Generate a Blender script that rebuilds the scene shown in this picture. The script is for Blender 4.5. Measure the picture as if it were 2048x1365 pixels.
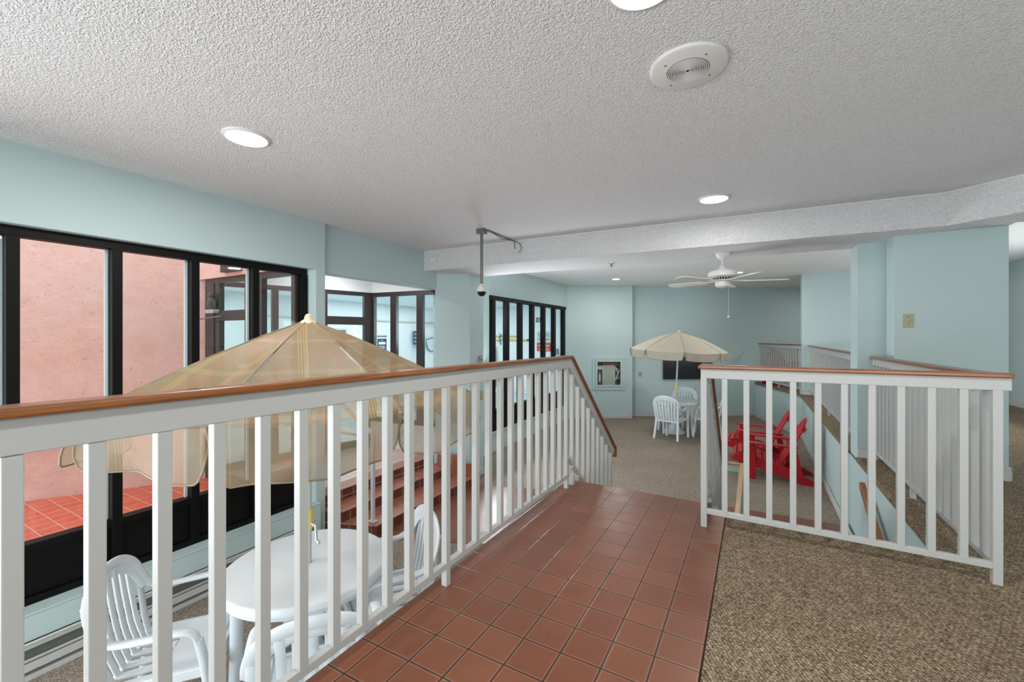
import bpy, bmesh, math, random
from mathutils import Vector, Matrix
random.seed(7)
SC = bpy.context.scene
COL = SC.collection
pi = math.pi
for o in list(bpy.data.objects):
    bpy.data.objects.remove(o)

# ------------------------------------------------------------------ camera
LF = -0.91            # lower floor level; the upper floor is z = 0
cam_d = bpy.data.cameras.new('camera')
cam = bpy.data.objects.new('camera', cam_d)
COL.objects.link(cam)
cam.location = (0, 0, 1.22)
cam.rotation_euler = (pi/2, 0, math.radians(29.5))
cam_d.sensor_width = 36
cam_d.lens = 36*857/2048
cam_d.shift_y = -8.9/2048
cam_d.clip_start = 0.05
SC.camera = cam

# ------------------------------------------------------------------ light
SC.view_settings.view_transform = 'Standard'
SC.view_settings.look = 'None'
SC.view_settings.gamma = 1
SC.view_settings.use_curve_mapping = False
SC.view_settings.exposure = 0.22
world = bpy.data.worlds.new('world')
SC.world = world
world.use_nodes = True
bg = world.node_tree.nodes['Background']
bg.inputs[0].default_value = (0.86, 0.93, 1.0, 1)
bg.inputs[1].default_value = 2.0

def add_light(name, kind, loc, energy, color=(1, 1, 1), size=1.0, size_y=None, rot=(0, 0, 0), shape=None):
    d = bpy.data.lights.new(name, kind)
    d.energy = energy
    d.color = color
    if kind == 'AREA':
        d.shape = shape or ('RECTANGLE' if size_y else 'SQUARE')
        d.size = size
        if size_y:
            d.size_y = size_y
    o = bpy.data.objects.new(name, d)
    COL.objects.link(o)
    o.location = loc
    o.rotation_euler = rot
    return o

# unseen fill light added behind the camera to brighten the ceiling
add_light('fill_behind', 'AREA', (0.0, -4.2, 0.0), 180, (0.95, 0.98, 1.0), 7.5, 1.6, (math.radians(90+32), 0, 0))
# added area light in place of daylight from the windows left of the frame
add_light('fill_window_side', 'AREA', (-3.88, -1.05, 0.55), 80, (0.93, 0.97, 1.0), 2.6, 1.9, (math.radians(90-4), 0, math.radians(-90)))
add_light('fill_window_side', 'AREA', (-4.15, 6.05, 0.7), 120, (0.93, 0.97, 1.0), 0.72, 2.3, (math.radians(90+26), 0, math.radians(-90)))  # added fill hidden behind the pier, no window at this spot
add_light('fill_corridor', 'AREA', (3.7, 7.8, 1.1), 42, (0.95, 0.98, 1.0), 3.0, 1.8, (math.radians(90+25), 0, math.radians(90)))  # added fill out of view behind the column, lifting the far ceiling
# area lights added under the pool hall ceiling to keep the hall bright
add_light('fill_pool_hall', 'AREA', (-7.9, 9.4, 2.24), 135, (0.96, 0.985, 1.0), 4.2, 5.0)
add_light('fill_pool_hall', 'AREA', (-8.4, 4.6, 2.24), 58, (0.96, 0.985, 1.0), 3.0, 2.4)

# ------------------------------------------------------------------ materials
def srgb(r, g, b):
    f = lambda c: ((c/255)/12.92 if c/255 <= 0.04045 else ((c/255+0.055)/1.055)**2.4)
    return (f(r), f(g), f(b), 1)

class NT:
    def __init__(s, name):
        s.m = bpy.data.materials.new(name)
        s.m.use_nodes = True
        s.t = s.m.node_tree
        s.n = s.t.nodes
        s.p = s.n['Principled BSDF']
        s.out = s.n['Material Output']
    def add(s, typ, **kw):
        n = s.n.new(typ)
        for k, v in kw.items():
            setattr(n, k, v)
        return n
    def link(s, a, b):
        s.t.links.new(a, b)
    def coord(s, kind='Object', scale=(1, 1, 1), loc=(0, 0, 0), rot=(0, 0, 0)):
        tc = s.add('ShaderNodeTexCoord')
        mp = s.add('ShaderNodeMapping')
        mp.inputs['Scale'].default_value = scale
        mp.inputs['Location'].default_value = loc
        mp.inputs['Rotation'].default_value = rot
        s.link(tc.outputs[kind], mp.inputs[0])
        return mp.outputs[0]
    def noise(s, vec, scale, detail=3, rough=0.55, dist=0.0):
        n = s.add('ShaderNodeTexNoise')
        n.inputs['Scale'].default_value = scale
        n.inputs['Detail'].default_value = detail
        n.inputs['Roughness'].default_value = rough
        n.inputs['Distortion'].default_value = dist
        s.link(vec, n.inputs['Vector'])
        return n.outputs['Fac']
    def ramp(s, fac, stops):
        r = s.add('ShaderNodeValToRGB')
        e = r.color_ramp.elements
        while len(e) < len(stops):
            e.new(0.5)
        for i, (p, c) in enumerate(stops):
            e[i].position = p
            e[i].color = c if len(c) == 4 else (*c, 1)
        s.link(fac, r.inputs[0])
        return r.outputs[0]
    def mix(s, fac, a, b, mode='MIX'):
        m = s.add('ShaderNodeMix', data_type='RGBA', blend_type=mode)
        for k, v in ((0, fac), (6, a), (7, b)):
            if hasattr(v, 'is_output'):
                s.link(v, m.inputs[k])
            else:
                m.inputs[k].default_value = v
        return m.outputs[2]
    def math(s, op, a, b=0.0, c=0.0):
        m = s.add('ShaderNodeMath', operation=op)
        for k, v in enumerate((a, b, c)):
            if hasattr(v, 'is_output'):
                s.link(v, m.inputs[k])
            else:
                m.inputs[k].default_value = v
        return m.outputs[0]
    def bump(s, h, strength=0.3, dist=0.01):
        b = s.add('ShaderNodeBump')
        b.inputs['Strength'].default_value = strength
        b.inputs['Distance'].default_value = dist
        s.link(h, b.inputs['Height'])
        s.link(b.outputs[0], s.p.inputs['Normal'])
        return b
    def col(s, c):
        if hasattr(c, 'is_output'):
            s.link(c, s.p.inputs['Base Color'])
        else:
            s.p.inputs['Base Color'].default_value = c
    def rough(s, v):
        if hasattr(v, 'is_output'):
            s.link(v, s.p.inputs['Roughness'])
        else:
            s.p.inputs['Roughness'].default_value = v

def plain(name, rgb, rough=0.5, var=0.05, scale=6, bump=0.0, metal=0.0, bscale=90):
    t = NT(name)
    v = t.coord()
    n = t.noise(v, scale)
    c = srgb(*rgb)
    lo = tuple(x*(1-var) for x in c[:3])+(1,)
    hi = tuple(min(1, x*(1+var)) for x in c[:3])+(1,)
    t.col(t.mix(n, lo, hi))
    t.rough(rough)
    t.p.inputs['Metallic'].default_value = metal
    if bump:
        t.bump(t.noise(v, bscale, 2), bump, 0.002)
    return t.m

M = {}
M['wall'] = plain('teal_wall_paint', (190, 211, 212), 0.55, 0.03, 2, 0.12, bscale=160)
M['white'] = plain('white_trim_paint', (204, 205, 204), 0.38, 0.03, 5, 0.06)
M['rail'] = plain('railing_paint', (182, 184, 182), 0.38, 0.03, 5, 0.06)
M['whitewall'] = plain('white_wall_paint', (228, 233, 235), 0.6, 0.02, 2, 0.05)
M['resin'] = plain('white_resin', (226, 233, 238), 0.33, 0.02, 9, 0.12, bscale=45)
M['black'] = plain('black_window_metal', (8, 7, 7), 0.5, 0.15, 8, 0.03)
M['black'].node_tree.nodes['Principled BSDF'].inputs['Specular IOR Level'].default_value = 0.2
M['brown'] = plain('dark_bronze_metal', (52, 42, 40), 0.4, 0.12, 8, 0.03)
M['alum'] = plain('bare_aluminium', (205, 208, 212), 0.3, 0.03, 10, 0, 0.7)
M['bead'] = plain('bead_reflection_white', (214, 222, 228), 0.3, 0.03, 10)  # reflection of the aluminium bead put into its white colour
M['grey'] = plain('grey_metal', (120, 120, 120), 0.4, 0.1, 30, 0.1, 0.5)
M['red'] = plain('red_painted_wood', (176, 18, 34), 0.4, 0.10, 20, 0.1)
M['dark'] = plain('dark_screen', (28, 29, 40), 0.18, 0.05, 4)
M['ivory'] = plain('ivory_plastic', (176, 172, 140), 0.4, 0.03, 10)
M['fan'] = plain('white_enamel', (226, 226, 224), 0.35, 0.02, 10)
M['slot'] = plain('heater_slot_grey', (96, 98, 92), 0.7, 0.1, 20)
M['gap'] = plain('dark_gap', (38, 36, 34), 0.7, 0.1, 20)
M['yellow'] = plain('yellow_plastic', (225, 205, 120), 0.4, 0.05, 20)
M['yellowpole'] = plain('yellow_pole_paint', (214, 190, 60), 0.4, 0.05, 20)
M['orange'] = plain('orange_plastic', (232, 130, 88), 0.4, 0.05, 20)
M['blue'] = plain('blue_plastic', (28, 90, 140), 0.4, 0.1, 20)
M['navy'] = plain('navy_print', (30, 60, 84), 0.5, 0.05, 20)
M['signred'] = plain('red_sign_print', (186, 52, 48), 0.5, 0.05, 20)
M['signbrown'] = plain('maroon_sign_print', (110, 60, 58), 0.5, 0.05, 20)
M['greenwall'] = plain('pale_green_paint', (172, 204, 184), 0.5, 0.03, 5)
M['owl'] = plain('weathered_resin', (86, 78, 72), 0.7, 0.5, 40, 0.4, bscale=60)
M['hem'] = plain('fabric_edge_tape', (146, 132, 104), 0.6, 0.05, 20)
M['cream'] = plain('cream_plastic', (206, 188, 152), 0.5, 0.05, 20)
M['hose'] = plain('white_canvas_hose', (206, 210, 196), 0.8, 0.1, 30, 0.3)
M['deck'] = plain('pale_pool_deck', (205, 212, 214), 0.6, 0.05, 6, 0.1)

# popcorn ceiling
def popcorn(name, rgb, strength):
    t = NT(name)
    v = t.coord()
    n1 = t.noise(v, 80, 3, 0.6)
    h = t.ramp(n1, [(0.36, (0, 0, 0)), (0.62, (1, 1, 1))])
    vo = t.add('ShaderNodeTexVoronoi')
    vo.inputs['Scale'].default_value = 140
    t.link(v, vo.inputs['Vector'])
    hh = t.math('MULTIPLY', h, t.math('SUBTRACT', 1.0, vo.outputs['Distance']))
    c = srgb(*rgb)
    pit = t.ramp(n1, [(0.30, tuple(x*0.74 for x in c[:3])), (0.46, c[:3])])
    t.col(t.mix(t.noise(v, 1.5), pit, t.mix(0.04, pit, (1, 1, 1, 1))))
    t.rough(0.9)
    t.bump(hh, strength, 0.009)
    return t.m
M['popcorn'] = popcorn('popcorn_ceiling', (240, 241, 243), 1.0)
M['smooth'] = popcorn('light_stipple_ceiling', (243, 243, 243), 0.18)

# wood
def wood(name, a, b, scale):
    t = NT(name)
    v = t.coord(scale=scale)
    n = t.noise(v, 3.5, 5, 0.6, 0.3)
    t.col(t.ramp(n, [(0.3, srgb(*a)[:3]), (0.7, srgb(*b)[:3])]))
    t.rough(0.32)
    t.p.inputs['Coat Weight'].default_value = 0.25
    t.bump(n, 0.05, 0.002)
    return t.m
M['woody'] = wood('oak_rail_lengthways', (104, 58, 26), (158, 98, 50), (26, 1.2, 26))
M['oakmid'] = wood('mid_oak_rail', (138, 88, 50), (170, 116, 72), (26, 1.2, 26))
M['oakpale'] = wood('pale_oak_rail', (176, 124, 72), (208, 158, 104), (26, 1.2, 26))
M['woodx'] = wood('oak_rail_crossways', (104, 58, 26), (158, 98, 50), (1.2, 26, 26))

# quarry tile: pitch 0.16
def tile(name, c1, c2, grout, pitch=0.16, phase=(0, 0), gw=0.022, rough=0.30, vertical=False, spec=0.5):
    t = NT(name)
    tc = t.add('ShaderNodeTexCoord')
    sp = t.add('ShaderNodeSeparateXYZ')
    t.link(tc.outputs['Object'], sp.inputs[0])
    ax = [sp.outputs[0], sp.outputs[1], sp.outputs[2]]
    if vertical:
        ax = [t.math('ADD', ax[0], ax[1]), ax[2]]
    g = []
    cells = []
    for i in range(2):
        a = t.math('DIVIDE', t.math('SUBTRACT', ax[i], phase[i]), pitch)
        f = t.math('FRACT', a)
        e = t.math('MINIMUM', f, t.math('SUBTRACT', 1.0, f))
        g.append(e)
        cells.append(t.math('FLOOR', a))
    e = t.math('MINIMUM', g[0], g[1])
    mask = t.add('ShaderNodeMapRange')
    mask.inputs['From Min'].default_value = gw*0.75
    mask.inputs['From Max'].default_value = gw*1.25
    t.link(e, mask.inputs[0])
    cb = t.add('ShaderNodeCombineXYZ')
    t.link(cells[0], cb.inputs[0])
    t.link(cells[1], cb.inputs[1])
    wn = t.add('ShaderNodeTexWhiteNoise')
    t.link(cb.outputs[0], wn.inputs['Vector'])
    v = tc.outputs['Object']
    blot = t.noise(v, 9, 4, 0.6)
    base = t.mix(wn.outputs['Value'], srgb(*c1), srgb(*c2))
    dark = t.mix(0.55, base, (0.05, 0.02, 0.012, 1))
    stain = t.ramp(blot, [(0.60, (0, 0, 0)), (0.80, (0.55, 0.55, 0.55))])
    base = t.mix(stain, base, dark)
    # pale worn rim round each tile
    rim = t.ramp(e, [(gw*1.3, (0.30, 0.30, 0.30)), (gw*3.2, (0, 0, 0))])
    base = t.mix(rim, base, srgb(190, 140, 110))
    t.col(t.mix(mask.outputs[0], srgb(*grout), base))
    t.rough(t.math('ADD', t.math('MULTIPLY', blot, 0.18), rough-0.06))
    t.p.inputs['Specular IOR Level'].default_value = spec
    t.bump(t.math('ADD', t.math('MULTIPLY', mask.outputs[0], 1.0), t.math('MULTIPLY', t.noise(v, 5, 2), 0.25)), 0.5, 0.003)
    return t.m
M['tile'] = tile('terracotta_quarry_tile', (118, 70, 49), (129, 79, 56), (54, 42, 36), phase=(-1.291, 1.69))
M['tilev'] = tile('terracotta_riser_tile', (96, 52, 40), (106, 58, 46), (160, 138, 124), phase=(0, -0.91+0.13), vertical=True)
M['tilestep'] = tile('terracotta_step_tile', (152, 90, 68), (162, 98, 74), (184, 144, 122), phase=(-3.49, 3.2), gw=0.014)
M['tileplat'] = tile('pool_glare_floor_tile', (196, 160, 152), (206, 174, 166), (160, 130, 122), phase=(-4.12, 3.0), gw=0.014, rough=0.22, spec=0.8)  # base colour lightened to carry the glare of the bright pool
M['tileout'] = tile('courtyard_orange_tile', (208, 82, 52), (220, 94, 62), (238, 200, 180), phase=(-6.0, 1.25), gw=0.016, rough=0.30)

# carpet
def carpet(name, a, b, c, s, bump):
    t = NT(name)
    v = t.coord(rot=(0, 0, -2.086))
    br = t.add('ShaderNodeTexBrick')
    br.inputs['Scale'].default_value = s
    br.inputs['Mortar Size'].default_value = 0.045
    br.inputs['Mortar Smooth'].default_value = 1.0
    br.inputs['Brick Width'].default_value = 0.62
    br.inputs['Row Height'].default_value = 0.42
    nz = t.add('ShaderNodeTexNoise')
    nz.inputs['Scale'].default_value = 26
    nz.inputs['Detail'].default_value = 3
    t.link(v, nz.inputs['Vector'])
    mx = t.add('ShaderNodeMix', data_type='VECTOR')
    mx.inputs[0].default_value = 0.02
    t.link(v, mx.inputs[4])
    t.link(nz.outputs['Color'], mx.inputs[5])
    t.link(mx.outputs[1], br.inputs['Vector'])
    h = t.math('SUBTRACT', 1.0, br.outputs['Fac'])
    n = t.noise(v, 90, 3, 0.7)
    n2 = t.noise(v, 22, 3, 0.7)
    n3 = t.noise(v, 1.3, 2)
    f = t.math('ADD', t.math('MULTIPLY', n, 0.78), t.math('MULTIPLY', n2, 0.22))
    base = t.ramp(f, [(0.38, srgb(*a)[:3]), (0.52, srgb(*b)[:3]), (0.66, srgb(*c)[:3])])
    dk = t.mix(1.0, base, (0.30, 0.27, 0.24, 1), 'MULTIPLY')
    c1 = t.mix(h, dk, base)
    t.col(t.mix(t.ramp(n3, [(0.4, (0, 0, 0)), (0.7, (0.18, 0.18, 0.18))]), c1, dk))
    t.rough(0.95)
    t.p.inputs['Specular IOR Level'].default_value = 0.1
    t.bump(t.math('ADD', h, t.math('MULTIPLY', n, 0.8)), bump, 0.012)
    return t.m
M['carpet'] = carpet('woven_brown_carpet', (100, 84, 68), (152, 134, 111), (196, 179, 156), 31, 0.7)
M['carpetlow'] = carpet('woven_grey_brown_carpet', (120, 106, 94), (168, 154, 138), (214, 204, 190), 34, 0.6)

# stucco
def stucco():
    t = NT('pink_stucco')
    v = t.coord(scale=(1, 1, 1.3))
    n = t.noise(v, 26, 7, 0.72, 1.1)
    n2 = t.noise(v, 1.6, 4, 0.6)
    pit = t.ramp(n, [(0.34, (1, 1, 1)), (0.41, (0, 0, 0))])
    c = t.mix(t.ramp(t.noise(v, 5, 5, 0.7), [(0.35, (0, 0, 0)), (0.65, (1, 1, 1))]), srgb(218, 158, 136), srgb(234, 186, 168))
    c = t.mix(n2, c, srgb(234, 196, 186))
    t.col(t.mix(t.math('MULTIPLY', pit, 0.75), c, srgb(176, 124, 116)))
    t.rough(0.9)
    t.bump(n, 0.7, 0.012)
    return t.m
M['stucco'] = stucco()

def glass():
    t = NT('window_glass')
    t.n.remove(t.p)
    tr = t.add('ShaderNodeBsdfTransparent')
    tr.inputs[0].default_value = (0.95, 0.975, 0.97, 1)
    gl = t.add('ShaderNodeBsdfGlossy')
    gl.inputs['Roughness'].default_value = 0.015
    lw = t.add('ShaderNodeLayerWeight')
    f5 = t.math('POWER', lw.outputs['Facing'], 5.0)
    lw.inputs['Blend'].default_value = 0.5
    ms = t.add('ShaderNodeMixShader')
    t.link(t.math('MULTIPLY_ADD', f5, 0.6, 0.035), ms.inputs[0])
    t.link(tr.outputs[0], ms.inputs[1])
    t.link(gl.outputs[0], ms.inputs[2])
    t.link(ms.outputs[0], t.out.inputs[0])
    return t.m
M['glass'] = glass()

def water():
    t = NT('pool_water')
    t.col(srgb(120, 190, 205))
    t.rough(0.08)
    v = t.coord()
    t.bump(t.noise(v, 5, 3), 0.3, 0.03)
    return t.m
M['water'] = water()

def emit(name, col, s):
    t = NT(name)
    t.p.inputs['Base Color'].default_value = (0.9, 0.9, 0.9, 1)
    t.p.inputs['Emission Color'].default_value = (*col, 1)
    t.p.inputs['Emission Strength'].default_value = s
    return t.m
M['lamp'] = emit('lit_lamp_diffuser', (1.0, 0.985, 0.96), 9.0)

def fabric(name, dens, pale=0.0):
    t = NT(name)
    tc = t.add('ShaderNodeTexCoord')
    sp = t.add('ShaderNodeSeparateXYZ')
    t.link(tc.outputs['UV'], sp.inputs[0])
    u, w = sp.outputs[0], sp.outputs[1]
    uv = tc.outputs['UV']
    base = t.mix(t.ramp(t.noise(uv, 5, 2), [(0.42, (0, 0, 0)), (0.62, (1, 1, 1))]), srgb(166, 136, 102), srgb(156, 142, 108))
    base = t.mix(t.ramp(t.noise(uv, 8, 1), [(0.55, (0, 0, 0)), (0.66, (0.6, 0.6, 0.6))]), base, srgb(186, 144, 118))
    base = t.mix(t.ramp(t.noise(uv, 6.3, 1, 0.5, 0.5), [(0.62, (0, 0, 0)), (0.70, (0.6, 0.6, 0.6))]), base, srgb(166, 168, 148))
    # groups of fine yellow stripes running down each panel
    f = t.math('FRACT', t.math('MULTIPLY', t.math('ADD', u, 10.07), 3.4))
    inb = t.math('LESS_THAN', f, 0.20)
    st = t.math('GREATER_THAN', t.math('FRACT', t.math('MULTIPLY', f, 21.0)), 0.55)
    base = t.mix(t.math('MULTIPLY', t.math('MULTIPLY', inb, st), 0.75), base, srgb(196, 174, 112))
    f2 = t.math('FRACT', t.math('MULTIPLY', t.math('ADD', w, 10.02), 3.1))
    base = t.mix(t.math('MULTIPLY', t.math('LESS_THAN', f2, 0.12), 0.25), base, srgb(206, 184, 140))
    base = t.mix(pale, base, srgb(222, 218, 202))
    t.col(base)
    t.rough(0.45)
    wv = t.add('ShaderNodeTexWave')
    wv.inputs['Scale'].default_value = 110
    wv.inputs['Distortion'].default_value = 0.6
    t.link(uv, wv.inputs['Vector'])
    t.bump(t.math('ADD', wv.outputs['Fac'], t.noise(uv, 9, 3)), 0.4, 0.0015)
    tl = t.add('ShaderNodeBsdfTranslucent')
    t.link(base, tl.inputs[0])
    tr = t.add('ShaderNodeBsdfTransparent')
    m1 = t.add('ShaderNodeMixShader')
    m1.inputs[0].default_value = 0.30
    t.link(t.p.outputs[0], m1.inputs[1])
    t.link(tl.outputs[0], m1.inputs[2])
    m2 = t.add('ShaderNodeMixShader')
    m2.inputs[0].default_value = dens
    t.link(m1.outputs[0], m2.inputs[1])
    t.link(tr.outputs[0], m2.inputs[2])
    t.link(m2.outputs[0], t.out.inputs[0])
    return t.m
M['mesh_fabric'] = fabric('mesh_umbrella_fabric', 0.24)
M['mesh_valance'] = fabric('mesh_valance_fabric', 0.36, 0.15)
M['vinyl_fabric'] = fabric('umbrella_fabric', 0.03, 0.75)

# ------------------------------------------------------------------ mesh helpers
class MB:
    def __init__(s):
        s.v = []
        s.f = []
    def add(s, vs, fs):
        b = len(s.v)
        s.v += [tuple(p) for p in vs]
        s.f += [tuple(b+i for i in f) for f in fs]
        return s
    def box(s, a, b):
        x0, y0, z0 = a
        x1, y1, z1 = b
        if x0 > x1: x0, x1 = x1, x0
        if y0 > y1: y0, y1 = y1, y0
        if z0 > z1: z0, z1 = z1, z0
        return s.add([(x0, y0, z0), (x1, y0, z0), (x1, y1, z0), (x0, y1, z0), (x0, y0, z1), (x1, y0, z1), (x1, y1, z1), (x0, y1, z1)],
                     [(3, 2, 1, 0), (4, 5, 6, 7), (0, 1, 5, 4), (1, 2, 6, 5), (2, 3, 7, 6), (3, 0, 4, 7)])
    def bar(s, p, q, w, h, up=(0, 0, 1)):
        """rectangular bar from p to q, w across, h along up"""
        p, q, up = Vector(p), Vector(q), Vector(up)
        d = (q-p).normalized()
        side = d.cross(up)
        if side.length < 1e-4:
            side = Vector((1, 0, 0))
        side.normalize()
        u = side.cross(d).normalized()
        vs = []
        for c in (p, q):
            for a, b in ((-1, -1), (1, -1), (1, 1), (-1, 1)):
                vs.append(c+side*a*w/2+u*b*h/2)
        return s.add(vs, [(0, 1, 2, 3), (7, 6, 5, 4), (0, 4, 5, 1), (1, 5, 6, 2), (2, 6, 7, 3), (3, 7, 4, 0)])
    def prism(s, poly, z0, z1):
        ar = sum(poly[i][0]*poly[(i+1) % len(poly)][1]-poly[(i+1) % len(poly)][0]*poly[i][1] for i in range(len(poly)))
        if ar < 0:
            poly = poly[::-1]
        n = len(poly)
        vs = [(x, y, z0) for x, y in poly]+[(x, y, z1) for x, y in poly]
        fs = [tuple(range(n-1, -1, -1)), tuple(range(n, 2*n))]
        fs += [(i, (i+1) % n, n+(i+1) % n, n+i) for i in range(n)]
        return s.add(vs, fs)
    def tube(s, pts, r, seg=12, caps=True):
        pts = [Vector(p) for p in pts]
        rs = r if isinstance(r, (list, tuple)) else [r]*len(pts)
        prev = None
        rings = []
        for i, p in enumerate(pts):
            d = (pts[min(i+1, len(pts)-1)]-pts[max(i-1, 0)]).normalized()
            if prev is None:
                a = Vector((0, 0, 1)) if abs(d.z) < 0.9 else Vector((1, 0, 0))
                n = d.cross(a).normalized()
            else:
                n = (prev-d*prev.dot(d)).normalized()
            prev = n
            b = d.cross(n)
            rings.append([p+(n*math.cos(2*pi*k/seg)+b*math.sin(2*pi*k/seg))*rs[i] for k in range(seg)])
        vs = [v for rg in rings for v in rg]
        fs = []
        for i in range(len(rings)-1):
            for k in range(seg):
                fs.append((i*seg+k, i*seg+(k+1) % seg, (i+1)*seg+(k+1) % seg, (i+1)*seg+k))
        if caps:
            fs += [tuple(range(seg-1, -1, -1)), tuple((len(rings)-1)*seg+k for k in range(seg))]
        return s.add(vs, fs)
    def lathe(s, prof, c=(0, 0, 0), seg=32):
        vs = []
        for r, z in prof:
            for k in range(seg):
                a = 2*pi*k/seg
                vs.append((c[0]+r*math.cos(a), c[1]+r*math.sin(a), c[2]+z))
        fs = []
        for i in range(len(prof)-1):
            for k in range(seg):
                fs.append((i*seg+k, i*seg+(k+1) % seg, (i+1)*seg+(k+1) % seg, (i+1)*seg+k))
        if prof[0][0] > 1e-4:
            fs.append(tuple(range(seg-1, -1, -1)))
        if prof[-1][0] > 1e-4:
            fs.append(tuple((len(prof)-1)*seg+k for k in range(seg)))
        return s.add(vs, fs)
    def sweep(s, pts, prof, sides):
        """profile (a along side vector, b along up-ish) swept; sides = one side vector for each point"""
        pts = [Vector(p) for p in pts]
        n = len(prof)
        vs = []
        for i, p in enumerate(pts):
            d = (pts[min(i+1, len(pts)-1)]-pts[max(i-1, 0)]).normalized()
            sd = Vector(sides[i])
            sd = (sd-d*sd.dot(d)).normalized()
            u = sd.cross(d).normalized()
            for a, b in prof:
                vs.append(p+sd*a+u*b)
        fs = []
        for i in range(len(pts)-1):
            for k in range(n):
                fs.append((i*n+k, i*n+(k+1) % n, (i+1)*n+(k+1) % n, (i+1)*n+k))
        fs += [tuple(range(n-1, -1, -1)), tuple((len(pts)-1)*n+k for k in range(n))]
        return s.add(vs, fs)
    def vpoly(s, pts, n, w):
        """planar polygon pts (3D) extruded by +-w/2 along n"""
        n = Vector(n).normalized()*w/2
        k = len(pts)
        vs = [Vector(p)-n for p in pts]+[Vector(p)+n for p in pts]
        fs = [tuple(range(k-1, -1, -1)), tuple(range(k, 2*k))]+[(i, (i+1) % k, k+(i+1) % k, k+i) for i in range(k)]
        return s.add(vs, fs)
    def build(s, name, m, parent=None, bevel=0.0, smooth=False, seg=2, weld=False):
        me = bpy.data.meshes.new(name)
        me.from_pydata(s.v, [], s.f)
        bm = bmesh.new()
        bm.from_mesh(me)
        if weld:
            bmesh.ops.remove_doubles(bm, verts=bm.verts, dist=1e-5)
        bmesh.ops.recalc_face_normals(bm, faces=bm.faces)
        bm.to_mesh(me)
        bm.free()
        me.materials.append(m)
        if smooth:
            for p in me.polygons:
                p.use_smooth = True
            me.set_sharp_from_angle(angle=math.radians(50))
        o = bpy.data.objects.new(name, me)
        COL.objects.link(o)
        if parent:
            o.parent = parent
        if bevel:
            b = o.modifiers.new('bevel', 'BEVEL')
            b.width = bevel
            b.segments = seg
            b.limit_method = 'ANGLE'
            b.angle_limit = math.radians(40)
        return o

def box(a, b): return MB().box(a, b)

def tag(o, label=None, cat=None, group=None):
    if label: o['label'] = label
    if cat: o['category'] = cat
    if group: o['group'] = group
    return o
def struct(o, label=None):
    o['kind'] = 'structure'
    if label: o['label'] = label
    return o
def empty(name, loc=(0, 0, 0), rz=0, label=None, cat=None, group=None):
    o = bpy.data.objects.new(name, None)
    o.empty_display_size = 0.1
    COL.objects.link(o)
    o.location = loc
    o.rotation_euler = (0, 0, rz)
    return tag(o, label, cat, group)
def children(o): return [c for c in COL.objects if c.parent == o]
def copy_tree(o, parent=None):
    c = o.copy()
    COL.objects.link(c)
    if parent: c.parent = parent
    for ch in children(o):
        copy_tree(ch, c)
    return c
def catmull(pts, n=6):
    pts = [Vector(p) for p in pts]
    P = [pts[0]*2-pts[1]]+pts+[pts[-1]*2-pts[-2]]
    out = []
    for i in range(1, len(P)-2):
        for k in range(n):
            t = k/n
            a, b, c, d = P[i-1], P[i], P[i+1], P[i+2]
            out.append(0.5*((2*b)+(c-a)*t+(2*a-5*b+4*c-d)*t*t+(3*b-a-3*c+d)*t**3))
    out.append(pts[-1])
    return out
def text_mesh(txt, size, m, parent, loc, rot, name='lettering'):
    cu = bpy.data.curves.new('t', 'FONT')
    cu.body = txt
    cu.size = size
    cu.align_x = 'CENTER'
    cu.align_y = 'CENTER'
    cu.extrude = 0.001
    to = bpy.data.objects.new('t', cu)
    COL.objects.link(to)
    dg = bpy.context.evaluated_depsgraph_get()
    me = bpy.data.meshes.new_from_object(to.evaluated_get(dg))
    bpy.data.objects.remove(to)
    me.materials.clear()
    me.materials.append(m)
    o = bpy.data.objects.new(name, me)
    COL.objects.link(o)
    o.parent = parent
    o.location = loc
    o.rotation_euler = rot
    return o

# ================================================================== SETTING
# ---- floors
struct(MB().prism([(-1.385, -2.5), (-0.17, -2.5), (-0.17, 3.25), (-0.27, 3.25), (-0.27, 3.43), (-1.385, 3.43)], -0.18, 0.0).build('floor', M['tile'], bevel=0.004),
       'terracotta tiled upper landing beside the white railing')
far_line = lambda x: 11.57+(x+2.80)*0.618
struct(MB().prism([(-0.17, -2.5), (4.6, -2.5), (4.6, far_line(4.6)), (0.03, far_line(0.03)), (0.0, 13.1), (0.835, 10.87), (0.868, 5.835), (0.93, 5.835), (0.93, 5.495), (0.89, 5.495), (0.892, 3.27), (-0.17, 3.27)], -0.045, 0.004)
       .build('floor', M['carpet'], bevel=0.015), 'brown woven carpet of the upper floor')
# lower floor
struct(MB().prism([(-4.4, -2.5), (-0.14, -2.5), (-0.14, 14), (-4.4, 14)], LF-0.15, LF).build('floor', M['carpetlow']), 'grey brown carpet of the lower lounge')
struct(MB().prism([(-0.14, 5.36), (1.0, 5.36), (1.0, 14), (-0.14, 14)], LF-0.15, LF).build('floor', M['carpetlow']), 'grey brown carpet of the lower lounge by the red chairs')
struct(MB().prism([(-3.5, 3.21), (-1.385, 4.12), (-0.14, 4.12), (-0.14, 6.0), (-0.73, 5.93), (-3.50, 5.10)], LF-0.01, LF+0.006).build('floor', M['tile']), 'terracotta tile pad at the foot of the stairs')
struct(MB().prism([(-0.14, 5.36), (0.88, 5.36), (0.88, 6.03), (-0.14, 6.0)], LF-0.01, LF+0.006).build('floor', M['tile']), 'terracotta tile strip above the basement stairs')

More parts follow.
